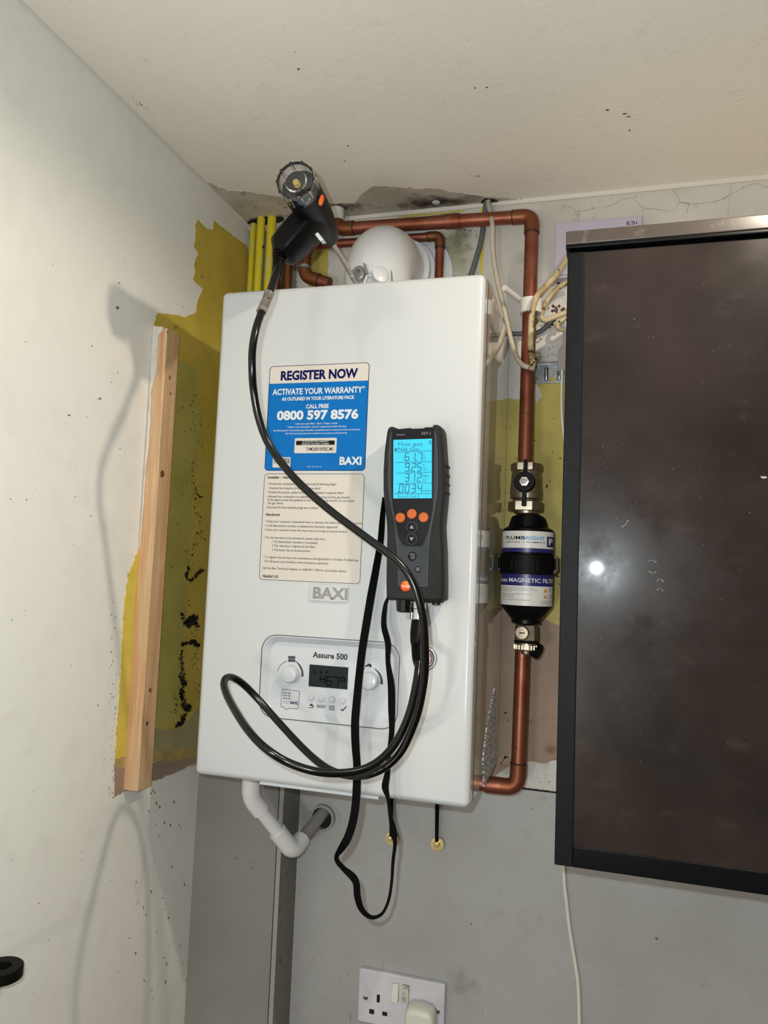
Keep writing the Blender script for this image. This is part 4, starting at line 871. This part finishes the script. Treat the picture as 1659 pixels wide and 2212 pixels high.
# ------------------------------------------------------------------ sampling probe
P0 = CAM + ray(637, 388) * .868; P1 = PY(770, 612, -.190)
ax = (P1 - P0).normalized(); LP = (P1 - P0).length
pr = thing('sampling_probe', 'black pistol-shaped flue probe with clear end cap in the flue port', 'probe', P0)
# camera-facing clear moisture trap
MB().lathe([(.0205, 0), (.0222, .0012), (.0226, .006), (.0224, .022), (.0218, .024), (.0200, .024), (.0198, .008), (.0125, .006), (.012, .0018), (.0005, .0016)][::1], P0, ax, 40).build('clear_cap', 'clear_plastic', pr, smooth=True)
mb = MB()
sx_ = ax.cross(Vector((0, 0, 1))).normalized(); sy_ = sx_.cross(ax)
for k in range(10):
    a = 2 * PI * k / 10; d_ = sx_ * math.cos(a) + sy_ * math.sin(a); mb.tube([P0 + d_ * .0214 + ax * .001, P0 + d_ * .0222 + ax * .021], .0020, 8)
mb.build('cap_ribs', 'clear_plastic', pr, smooth=True)
MB().lathe([(.0100, .009), (.0122, .009), (.0125, .024), (.001, .024)], P0, ax, 28).build('trap_core', 'black_gloss', pr, smooth=True)
MB().lathe([(.001, .003), (.0034, .0035), (.0038, .009), (.0046, .010), (.0046, .016), (.001, .016)], P0 + sy_ * -.001, ax, 16).build('filter_element', 'amber_filter', pr, smooth=True)
def bar(t): return P0 + ax * t
MB().lathe([(.0195, .018), (.0222, .020), (.0226, .030), (.0218, .070), (.0205, .095), (.0178, .120), (.0150, .140), (.0126, .150), (.006, .154)], P0, ax, 36).build('barrel', 'black_rubber', pr, smooth=True)
h0 = bar(.085) + Vector((0, 0, -.004)); h1 = PY(605, 549, -.432)
hm = [h0, h0.lerp(h1, .3), h0.lerp(h1, .6), h0.lerp(h1, .9), h1]
# handle: flattened octagonal section
hd = (h1 - h0).normalized(); side = hd.cross(ax).normalized(); fw = side.cross(hd)
def sec(c, a, b): return [c + side * a * x + fw * b * y for x, y in ((1, .45), (.55, 1), (-.55, 1), (-1, .45), (-1, -.45), (-.55, -1), (.55, -1), (1, -.45))]
MB().loft([sec(hm[0], .018, .034), sec(hm[1], .0195, .029), sec(hm[2], .0205, .026), sec(hm[3], .0185, .022), sec(hm[4], .013, .016)]).build('handle', 'black_rubber', pr, bevel=.003, seg=3)
pS = bar(.150)
MB().tube([pS, P1 + ax * .012], .0033, 14).build('steel_tube', 'probe_steel', pr, smooth=True)
MB().tube([bar(LP - .034), bar(LP - .02), bar(LP + .004)], [.0036, .0046, .0046], 14).build('tip_clamp', 'chrome', pr, smooth=True)
q = PY(686, 512, -.40); qq = PY(697, 528, -.40); MB().prism('y', [(PY(679, 505, -.425).x, PY(679, 505, -.425).z), (PY(687, 502, -.425).x, PY(687, 502, -.425).z), (PY(700, 519, -.425).x, PY(700, 519, -.425).z), (PY(691, 520, -.425).x, PY(691, 520, -.425).z)], -.416, -.425).build('trigger', 'white_plastic', pr)
# orange maker badge on the barrel flank
tb = CAM + ray(687, 421) * .90
# project the centre to the barrel surface
rel = tb - P0; t_ = rel.dot(ax); radial = ((CAM - bar(t_)).normalized() + Vector((.9, 0, .05))); radial = (radial - ax * radial.dot(ax)).normalized()
c = bar(.036) + radial * .0224
MB().lathe([(.0062, -.001), (.0062, .0006), (.001, .0009)], c, radial, 22).build('badge', 'logo_orange', pr, smooth=True)
# strain relief on the handle end, then the hose
h2 = PY(598, 590, -.44)
rel_ = thing('rubber_hose', 'black rubber hose looping in front of the boiler from probe to analyser', 'hose', PY(770, 1670, -.45))
mb = MB(); dd = (h2 - h1); n = 7
for k in range(n):
    a = h1 + dd * (k / n - .25); b = h1 + dd * ((k + .62) / n - .25); mb.tube([a, b], [.0095 - .0006 * k, .0093 - .0006 * k], 16)
mb.tube([h1 - dd * .3, h2], .0058, 12)
mb.build('strain_relief', 'black_matte', rel_, smooth=True)
HP = [(600, 580, -.440), (590, 610, -.448), (580, 640, -.456), (566, 672, -.468), (552, 715, -.480), (545, 760, -.482), (545, 805, -.478), (548, 845, -.470), (558, 900, -.462), (578, 955, -.455), (612, 1005, -.450), (655, 1052, -.446), (715, 1104, -.440), (790, 1160, -.436),
      (850, 1205, -.432), (884, 1245, -.430), (903, 1290, -.428), (914, 1340, -.424), (918, 1400, -.418), (917, 1460, -.412), (905, 1530, -.408), (888, 1580, -.406), (866, 1624, -.406), (835, 1655, -.408), (800, 1672, -.412), (765, 1676, -.400), (725, 1668, -.388),
      (690, 1648, -.376), (650, 1612, -.362), (600, 1558, -.350), (562, 1515, -.350), (530, 1482, -.358), (508, 1466, -.370), (492, 1463, -.383), (484, 1474, -.396), (488, 1496, -.412), (505, 1530, -.436), (535, 1576, -.466), (572, 1615, -.480),
      (620, 1646, -.474), (680, 1666, -.466), (740, 1670, -.452), (790, 1660, -.436), (830, 1634, -.42), (862, 1592, -.404), (886, 1535, -.390), (900, 1470, -.375), (905, 1430, -.362)]
MB().tube(spline([PY(*q) for q in HP], 6), .0046, 14).build('hose', 'black_gloss', rel_, smooth=True)
MB().tube([PY(582, 632, -.4545), PY(576, 648, -.458), PY(569, 664, -.465), PY(564, 674, -.4695)], [.0060, .0056, .0058, .0060], 12).build('tape_sleeve', 'tape_clear', rel_, smooth=True)
c0 = PY(905, 1300, -.304); c1 = PY(903, 1342, -.306); c2 = PY(899, 1395, -.325); c3 = PY(905, 1440, -.365)
MB().tube([c0, c0.lerp(c1, .35), c0.lerp(c1, .4), c1], [.0095, .0095, .0085, .0085], 20).build('chrome_connector', 'chrome', rel_, smooth=True)
MB().tube([PY(888, 1304, -.302), PY(887, 1336, -.303)], .0055, 8).build('latch', 'chrome', rel_)
MB().tube([c1, c1.lerp(c2, .5), c2.lerp(c1, .15), c2], [.0086, .0090, .0078, .0062], 16).build('plug', 'black_rubber', rel_, smooth=True)
mb = MB(); pp = spline([c2, c2.lerp(c3, .5) + Vector((0, -.004, -.002)), c3], 6)
for k in range(0, len(pp) - 1): mb.tube([pp[k].lerp(pp[k + 1], .05), pp[k].lerp(pp[k + 1], .6)], .0062 - .0001 * k, 12)
mb.tube(pp, .0046, 10); mb.build('strain_relief', 'black_matte', rel_, smooth=True)
# ------------------------------------------------------------------ wrist strap (flat ribbon)
def ribbon(pts, thick=.0009):
    """pts: (u, v, y, width_px): ribbon seen face-on with the apparent width given; the rest of its real width is turned away by twisting"""
    C = spline([PY(a, b, c) for a, b, c, d in pts], 6); Wp = spline([Vector((d, 0, 0)) for a, b, c, d in pts], 6)
    rings = []; full = .0105
    for i, p in enumerate(C):
        t = (C[min(i + 1, len(C) - 1)] - C[max(i - 1, 0)]).normalized(); vw = (CAM - p).normalized()
        sd = t.cross(vw).normalized(); dist = (p - CAM).length
        wv = max(.0012, Wp[i].x * dist / F); wv = min(wv, full); ang = math.acos(wv / full)
        wd = sd * math.cos(ang) + vw * math.sin(ang); wd = (wd - t * wd.dot(t)).normalized(); nn = t.cross(wd).normalized()
        rings.append([p + wd * full / 2 + nn * thick / 2, p - wd * full / 2 + nn * thick / 2, p - wd * full / 2 - nn * thick / 2, p + wd * full / 2 - nn * thick / 2])
    return MB().loft(rings)
ys0 = -.300
SP = [(830, 1075, -.292, 7), (826, 1120, -.294, 11), (822, 1170, -.296, 13), (812, 1230, -.298, 15), (801, 1290, -.30, 17), (791, 1350, -.302, 17), (783, 1400, -.304, 16), (777, 1450, -.306, 16), (772, 1500, -.308, 16), (767, 1560, -.308, 17), (768, 1610, -.308, 16), (771, 1650, -.308, 15),
      (771, 1690, -.308, 18), (768, 1740, -.308, 17), (761, 1780, -.307, 18), (750, 1812, -.306, 17), (737, 1834, -.304, 12), (728, 1850, -.302, 7), (730, 1862, -.30, 8), (742, 1876, -.298, 9), (762, 1894, -.296, 13), (770, 1910, -.296, 12), (772, 1935, -.296, 12), (780, 1962, -.296, 10),
      (796, 1979, -.296, 7), (812, 1981, -.296, 5), (828, 1970, -.296, 4), (840, 1942, -.296, 4), (846, 1905, -.296, 4), (849, 1860, -.296, 5), (853, 1825, -.296, 6), (850, 1795, -.298, 12), (843, 1760, -.30, 6), (838, 1725, -.302, 6), (832, 1700, -.304, 13), (837, 1670, -.306, 10), (840, 1630, -.307, 8),
      (846, 1580, -.307, 10), (846, 1530, -.307, 14), (845, 1480, -.306, 14), (838, 1430, -.304, 9), (838, 1390, -.302, 12), (829, 1350, -.30, 11), (832, 1310, -.298, 8), (838, 1290, -.296, 4)]
ribbon(SP).build('wrist_strap', 'black_strap', smooth=True, **T('black webbing wrist strap hanging from the analyser below the boiler', 'strap'))
# two black tails with brass discs under the boiler
for (u, v0, u1, v1, cu, cv, lab, wpx) in ((849, 1715, 849, 1806, 847, 1811, 'brass disc valve with black tail behind the hanging wrist strap', 10), (947, 1735, 946, 1818, 945, 1823, 'brass disc valve with black tail, free of the wrist strap', 9)):
    yv = -.0105; p = PY(cu, cv, yv)
    t = thing('brass_valve', lab, 'valve', (p.x, yv, p.z - .011))
    MB().lathe([(.0108, 0), (.0112, .0012), (.0108, .0022), (.004, .0024)], p, (0, -1, 0), 28).build('disc', 'brass', t, smooth=True)
    MB().lathe([(.0046, .002), (.0046, .005), (.0036, .0062), (.0005, .0065)], (p.x - (.003 if cu < 900 else 0), p.y, p.z + .001), (0, -1, 0), 20).build('stem', 'brass', t, smooth=True)
    MB().tube([p + Vector((0, .001, 0)), p + Vector((0, .0043, 0))], .006, 12).build('spindle', 'brass', t, smooth=True)
    a = PY(u, v0, yv - .004); ht = .014
    MB().loft([[(a.x - .0042, -.030, -.0005), (a.x + .0042, -.030, -.0005), (a.x + .0042, -.0313, -.0005), (a.x - .0042, -.0313, -.0005)], [(p.x - .0025, yv - .0068, p.z + .006), (p.x + .0025, yv - .0068, p.z + .006), (p.x + .0025, yv - .0082, p.z + .006), (p.x - .0025, yv - .0082, p.z + .006)]]).build('tail', 'black_strap', t)
# ------------------------------------------------------------------ white waste pipe
yw0, yw1 = -.16, -.105
w0 = PY(541, 1690, yw0); w1 = PY(541, 1722, yw0); w2 = PY(632, 1838, yw1); w3 = PY(704, 1748, -.002)
wp = thing('waste_pipe', 'white plastic condensate pipe dropping from the boiler into the wall hole', 'pipe', (w2.x, yw1, w2.z))
w0 = Vector((w1.x, yw0, -.0002)); pw = .0108
d1 = (w2 - w1).normalized(); d2 = (w3 - w2).normalized()
MB().tube([w1.lerp(w2, .08), w2.lerp(w1, .08)], pw, 20).build('pipe', 'pvc_white', wp, smooth=True)
al, arcs = fillet([w0, w1, w2], .014); arc = arcs[0][0]
MB().tube([w0] + arc + [arc[-1] + d1 * .016], pw + .0034, 22).build('elbow', 'pvc_white', wp, smooth=True)
al, arcs = fillet([w1, w2, w3], .013); arc = arcs[0][0]
MB().tube([arc[0] - d1 * .030] + arc + [arc[-1] + d2 * .016], pw + .0034, 22).build('elbow', 'pvc_white', wp, smooth=True)
MB().tube([arc[-1] + d2 * .012, w3, w3 + d2 * .0005], pw - .0006, 20).build('grey_pipe', 'pvc_grey', wp, smooth=True)
p = PY(697, 1766, -.012)
rg = thing('wall_sleeve', 'grey plastic pipe sleeve in the wall, waste pipe entering it', 'pipe sleeve', (p.x, -.006, p.z - .022))
mb = MB(); mb.lathe([(.0178, -.0012), (.0178, .011), (.0206, .011), (.0214, .010), (.0214, -.002)], (p.x, -.0062, p.z), (0, -1, 0), 40); mb.build('sleeve', 'grey_seal', rg, smooth=True)
MB().lathe([(.0178, 0), (.0178, .0008), (.001, .0008)], (p.x, -.0062, p.z), (0, -1, 0), 32).build('dark_opening', 'dark_gap', rg)
mb = MB(); ringm(mb, 'y', [(p.x + .003 + .0262 * random.uniform(.92, 1.06) * math.cos(2 * PI * k / 24), p.z - .002 + .0262 * random.uniform(.92, 1.06) * math.sin(2 * PI * k / 24)) for k in range(24)], circ(p.x, p.z, .0185, 24), -.0058, -.0072); mb.build('filler', 'panel_paint', rg)
# ------------------------------------------------------------------ timber batten
Z1b = PX(345, 706, XL).z
z0b = -.030; y0b, y1b = -.2915, -.2575
bt = thing('timber_batten', 'bare pine batten screwed upright to the left wall', 'batten', (XL + .012, -.275, z0b))
MB().box((XL + .0006, y0b, z0b), (XL + .0252, y1b, .645)).build('batten', 'pine', bt, bevel=.0010)
mb = MB(); xo = XL + .0254
for u, v, a, b in ((367, 816, 2.6, 5.5), (369, 850, 2.2, 3.5), (352, 1023, 6, 10), (325, 1492, 3, 6), (318, 1562, 3, 6.5), (362, 717, 2, 3)):
    mb = MB(); blobs(mb, lambda uu, vv: PX(uu, vv, xo), [(u, v, a, b)]); mb.build('knot', 'knot', bt)
wpaint = [(331, 704), (353, 706), (350, 716), (342, 722), (341, 745), (338, 800), (326, 850), (326, 885), (322, 960), (316, 1010), (309, 1110), (303, 1180), (298, 1190), (301, 1180), (306, 1110), (312, 1010), (316, 960), (321, 880), (325, 790), (329, 720)]
q = [PY(u, v, y0b) for u, v in wpaint]; MB().prism('y', rag([(max(XL + .0007, p.x), p.z) for p in q], .0003, .008), y0b + .001, y0b - .0006).build('paint_smear', 'white_plaster', bt)
# ------------------------------------------------------------------ wall cabinet
yc = -.33
cx_ = PY(1213, 1200, yc).x - .0005; ztop = .6965; zbot = -.0336; CX1 = 1.12
cb = thing('wall_cabinet', 'dark brown gloss wall cabinet with black frame at right', 'cabinet', ((cx_ + CX1) / 2, yc / 2, zbot))
MB().box((cx_ - .0012, yc + .022, zbot + .003), (CX1, -.001, ztop + .018)).build('carcass', 'carcass', cb)
MB().box((cx_, yc, zbot), (cx_ + .0205, yc + .022, ztop)).build('frame_upright', 'cab_black', cb, bevel=.0012)
zrail = PY(1236, 1828, yc).z
MB().box((cx_ + .0205, yc, zbot), (CX1, yc + .022, zrail)).build('bottom_rail', 'cab_black_gloss', cb, bevel=.001)
MB().box((cx_ + .0205, yc + .0016, zrail), (CX1, yc + .022, ztop - .001)).build('door_panel', 'door_brown', cb)
zr0 = PY(1228, 545, yc).z
MB().box((cx_ - .0022, yc - .006, PY(1228, 541, yc).z), (CX1, yc + .03, PY(1228, 533, yc).z)).build('black_strip', 'cab_black_gloss', cb, bevel=.001)  # black cornice strip under the brown top rail
MB().box((cx_ - .0022, yc - .0068, PY(1228, 533, yc).z), (CX1, yc + .05, PY(1225, 500, yc - .006).z)).build('top_rail', 'rail_brown', cb, bevel=.0012)
mb = MB(); yd = yc + .0014
def sm(u, v, a, b): blobs(mb, lambda uu, vv: PY(uu, vv, yd), [(u, v, a, b)])
for s in ((1650, 1031, 8, 3),): sm(*s)
for _ in range(60): sm(random.uniform(1270, 1650), random.uniform(600, 1800), random.uniform(.4, .9), random.uniform(.4, .9))
mb.build('paint_fleck', 'smear', cb, kind='stuff')
# paint-like finger marks on the door
mb = MB()
for pts in (((1402, 1212), (1409, 1210), (1417, 1214)), ((1402, 1234), (1410, 1238), (1417, 1235)), ((1420, 1254), (1426, 1250), (1433, 1256)), ((1420, 1274), (1427, 1271), (1432, 1276)), ((1344, 1138), (1352, 1132), (1356, 1124))):
    q = [PY(u, v, yd) for u, v in pts]; stroke(mb, [(p.x, p.z) for p in spline(q, 4)], .0010, yd)
mb.build('finger_mark', 'smear', cb, kind='stuff')
# ------------------------------------------------------------------ thermostat receiver
a = PY(1200, 483, -.022); b = PY(1387, 465, -.022); c = PY(1200, 602, -.022)
tr = thing('heating_receiver', 'pale lilac heating control box behind the cabinet top', 'control box', ((a.x + b.x) / 2, -.012, c.z))
MB().box((a.x, -.024, c.z), (b.x, -.0002, (PY(1200, 483, -.024).z + PY(1387, 465, -.024).z) / 2)).build('housing', 'lilac', tr, bevel=.0015)
MB().box((a.x + .004, -.027, c.z + .004), (b.x, -.024, c.z + .018)).build('lower_ridge', 'lilac', tr, bevel=.001)
mb = MB(); letters(mb, 'ESi', 1354, 486, 1376, 484, 7.5, -.0245, .0); mb.build('lettering', 'ink_dark', tr)
MB().tube([(a.x + .006, -.004, c.z - .004), (a.x + .006, -.004, c.z + .003)], .002, 6).build('terminal_screw', 'screw_dark', tr)
# ------------------------------------------------------------------ galvanised channel and cables
a = PY(1158, 776, -.008); b = PY(1158, 828, -.008)
br = thing('metal_channel', 'perforated galvanised steel strip on the wall behind the copper pipe', 'bracket', (.47, -.005, b.z))
x0 = a.x - .006; x1 = .62; zc_ = lambda v: PY(1190, v, -.008).z
MB().box((x0, -.004, zc_(826)), (x1, -.0008, zc_(778))).build('strip', 'galvanised', br, bevel=.0006)
MB().box((x0, -.013, zc_(790)), (x1, -.004, zc_(784))).build('top_fold', 'galvanised', br, bevel=.001)
mb = MB()
for u in (1180, 1208):
    p = PY(u, 800, -.008); mb.tube([(p.x, -.0045, zc_(793)), (p.x, -.0055, zc_(800)), (p.x, -.0055, zc_(814)), (p.x, -.004, zc_(819))], .0035, 10)
mb.build('pressed_rib', 'galvanised', br, smooth=True)
p = PY(1195, 817, -.004); MB().prism('y', rrect(p.x - .0065, p.x + .0065, zc_(822), zc_(814), .0028), -.0038, -.0043).build('slot', 'yellow_back', br)
pb = PY(1213, 760, -.04)
MB().prism('y', [(pb.x - .006, PY(1210, 800, -.04).z), (pb.x + .016, PY(1210, 800, -.04).z), (pb.x + .016, PY(1210, 712, -.04).z), (pb.x + .001, PY(1210, 712, -.04).z), (pb.x + .001, PY(1210, 742, -.04).z), (pb.x - .005, PY(1210, 756, -.04).z)], -.04, -.002).build('junction_block', 'pvc_grey', bevel=.001, **T('brownish plastic connector block behind the cabinet edge over the steel strip', 'connector'))
def cable(name, pts, r, m, lab, sub=8, n=10, cat='cable'):
    return MB().tube(spline([PY(*q) for q in pts], sub), r, n).build(name, m, smooth=True, **T(lab, cat))
cable('cable', [(1056, 428, -.012), (1055, 440, -.014), (1060, 462, -.035), (1064, 490, -.055), (1064, 530, -.055), (1068, 570, -.05), (1076, 615, -.05), (1087, 660, -.05), (1096, 700, -.052), (1107, 745, -.056), (1118, 775, -.078), (1130, 789, -.092), (1143, 794, -.094)], .0040, 'cable_cream', 'cream cable dropping from the ceiling hole and curving to the copper pipe')
cable('cable', [(1051, 432, -.010), (1048, 455, -.010), (1044, 490, -.008), (1038, 525, -.008), (1028, 560, -.008), (1018, 592, -.008), (1013, 606, -.008)], .0046, 'cable_grey', 'thick grey cable going from the ceiling hole down behind the boiler')
cable('cable', [(1083, 730, -.010), (1100, 722, -.012), (1130, 721, -.012), (1150, 721, -.012), (1168, 715, -.014), (1184, 702, -.018), (1196, 690, -.022)], .0040, 'cable_grey', 'grey cable crossing sideways behind the tall copper pipe')
cable('cable', [(1240, 530, -.05), (1222, 562, -.058), (1203, 592, -.070), (1180, 618, -.082), (1160, 640, -.088), (1150, 672, -.088), (1147, 710, -.089), (1147, 750, -.092), (1151, 785, -.094), (1147, 800, -.094)], .0048, 'cable_dirty', 'grimy cream cable running from the cabinet down over the copper pipe')
cable('cable', [(1240, 605, -.035), (1222, 612, -.038), (1203, 624, -.042), (1185, 645, -.044), (1172, 668, -.044), (1168, 683, -.042), (1177, 692, -.04), (1195, 686, -.04), (1215, 678, -.038), (1240, 668, -.035)], .0044, 'cable_dirty', 'dirty cable loop bulging out from behind the cabinet edge')
cable('cable', [(1240, 682, -.03), (1222, 688, -.032), (1208, 696, -.034), (1204, 706, -.034), (1212, 712, -.034), (1230, 712, -.033)], .0034, 'cable_dirty', 'short lower cable curl just above the connector block')
mb = MB()
for _ in range(46):
    u, v = random.choice([(random.gauss(1200, 11), random.gauss(692, 7)), (random.gauss(1205, 9), random.gauss(668, 6)), (random.gauss(1149, 4), random.gauss(798, 12)), (random.gauss(1152, 4), random.gauss(770, 14)), (random.gauss(1161, 3), random.gauss(680, 12))])
    y_ = -.038 if u > 1175 else -.098
    p = PY(min(u, 1222), v, y_); r = random.uniform(.0008, .0028); mb.lathe([(.0002, -r), (r * .8, -r * .4), (r, r * .3), (.0002, r)], p, (random.random(), random.random(), random.random() + .1), 6)
for k in range(9):
    p = PY(1158, 760 + k * 3, -.090); mb.tube([p, p + Vector((random.uniform(.003, .009), 0, random.uniform(-.002, .01)))], .0004, 4)
mb.build('grime', 'grime', smooth=True, kind='stuff', **T('brown fluff and grime stuck on the cables and copper pipe', 'grime'))
cable('cable', [(1214, 800, -.045), (1213, 840, -.042), (1213, 880, -.04), (1216, 925, -.04), (1224, 980, -.04)], .0021, 'cable_white', 'thin white cable hanging below the connector block beside the cabinet')
cable('cable', [(1217, 1850, -.0115), (1219, 1905, -.0105), (1224, 1950, -.0098), (1231, 2010, -.0098), (1240, 2065, -.0098), (1247, 2110, -.0098), (1250, 2150, -.0098), (1252, 2230, -.0098), (1252, 2300, -.0098)], .0030, 'cable_white', 'thin white cable hanging down the wall under the cabinet')
# ------------------------------------------------------------------ double socket
ysk = -.0155
k0 = PY(776, 2094, ysk); k1 = PY(962, 2124, ysk); k2 = PY(774, 2206, ysk)
sx0, sx1 = k0.x, k1.x; sz1 = (k0.z + k1.z) / 2; sz0 = k2.z - .0
so = thing('double_socket', 'white double wall socket with dirty switches, lowest on the wall', 'socket', ((sx0 + sx1) / 2, -.006, sz0))
MB().prism('y', rrect(sx0, sx1, sz0, sz1, .004), -.006, ysk).build('plate', 'socket_white', so, bevel=.002)
s8 = lambda x, y: PY(700 + x / 4.608, 1980 + y / 4.608, ysk)
mb = MB()
for x, y, a, b in ((540, 815, .0026, .006), (474, 945, .0042, .0036), (604, 968, .0042, .003)):
    p = s8(x, y); MB().box((p.x - a, ysk - .0003, p.z - b), (p.x + a, ysk + .002, p.z + b)).build('pin_hole', 'dark_gap', so)
for x, y in ((413, 804), (1128, 942)):
    p = s8(x, y); sc_ = MB().lathe([(.0042, 0), (.0040, .0010), (.002, .0016), (.0003, .0017)], (p.x, ysk, p.z), (0, -1, 0), 18).build('screw', 'chrome', so, smooth=True)
    MB().box((p.x - .0036, ysk - .0019, p.z - .0005), (p.x + .0036, ysk - .0012, p.z + .0005)).build('screw_slot', 'dark_gap', sc_)
for x0_, y0_, x1_, y1_, m in ((675, 672, 745, 835, 'plug_cream'), (775, 688, 846, 850, 'switch_dirty')):
    a = s8(x0_, y1_); b = s8(x1_, y0_)
    if m == 'plug_cream': pts = [(ysk + .0, b.z), (ysk - .001, b.z), (ysk - .0045, a.z), (ysk, a.z)]
    else: pts = [(ysk, b.z), (ysk - .0045, b.z), (ysk - .001, a.z), (ysk, a.z)]
    MB().prism('x', pts, a.x, b.x).build('rocker_switch', m, so, bevel=.0004)
    mb = MB(); ringm(mb, 'y', rrect(a.x - .0005, b.x + .0005, a.z - .0005, b.z + .0005, .0006, 2), rrect(a.x, b.x, a.z, b.z, .0004, 2), ysk + .0002, ysk - .0002); mb.build('switch_surround', 'speck', so)
# plug in the right-hand outlet
p = PY(906, 2206, -.04)
pg = thing('plug', 'rounded cream three-pin plug pushed into the right-hand outlet', 'plug', (p.x, ysk, p.z - .03))
o_ = [(-.0235, .020), (-.0225, .032), (-.016, .0385), (0, .0400), (.016, .0375), (.0225, .030), (.0235, .016), (.0215, -.02), (-.0215, -.02)]
zq = PY(906, 2182, -.045).z - .040; xq = PY(906, 2190, -.04).x
MB().loft([[(xq + x * s, y, zq + z * (s if z > 0 else 1)) for x, z in o_] for s, y in ((.98, ysk - .0002), (1.06, ysk - .012), (1.0, ysk - .024), (.86, ysk - .030))]).build('plug_body', 'plug_cream', pg, bevel=.004, seg=4)
MB().tube([(xq, ysk - .014, zq - .018), (xq, ysk - .014, zq - .05), (xq - .002, ysk - .013, zq - .2)], .0034, 10).build('flex', 'cable_white', pg, smooth=True)
# ------------------------------------------------------------------ black ring fitting at the left edge
R_ = .0225; c = PX(4, 2086, XL + R_ + .0005)
kf = thing('black_ring_fitting', 'black plastic ring with a hexagonal hole sticking out of the left wall', 'fitting', (XL, c.y, c.z))
def hexpt(a, r): return r * math.cos(PI / 6) / math.cos(((a + PI / 6) % (PI / 3)) - PI / 6)
mb = MB(); n = 48; A_ = [2 * PI * k / n for k in range(n)]
def rg_(fr, z): return [(c.x + fr(a) * math.cos(a), c.y + fr(a) * math.sin(a), c.z + z) for a in A_]
rr = [rg_(lambda a: R_, -.012), rg_(lambda a: R_, -.001), rg_(lambda a: R_ - .0012, 0), rg_(lambda a: hexpt(a, .0112), 0), rg_(lambda a: hexpt(a, .0108), -.002), rg_(lambda a: hexpt(a, .0108), -.012)]
mb.loft(rr + [rr[0]], caps=False); mb.build('ring', 'black_matte', kf, smooth=True)
MB().box((XL, c.y - .006, c.z - .010), (XL + .004, c.y + .006, c.z - .002)).build('mounting_pin', 'black_matte', kf)
print('objects', len(bpy.data.objects))
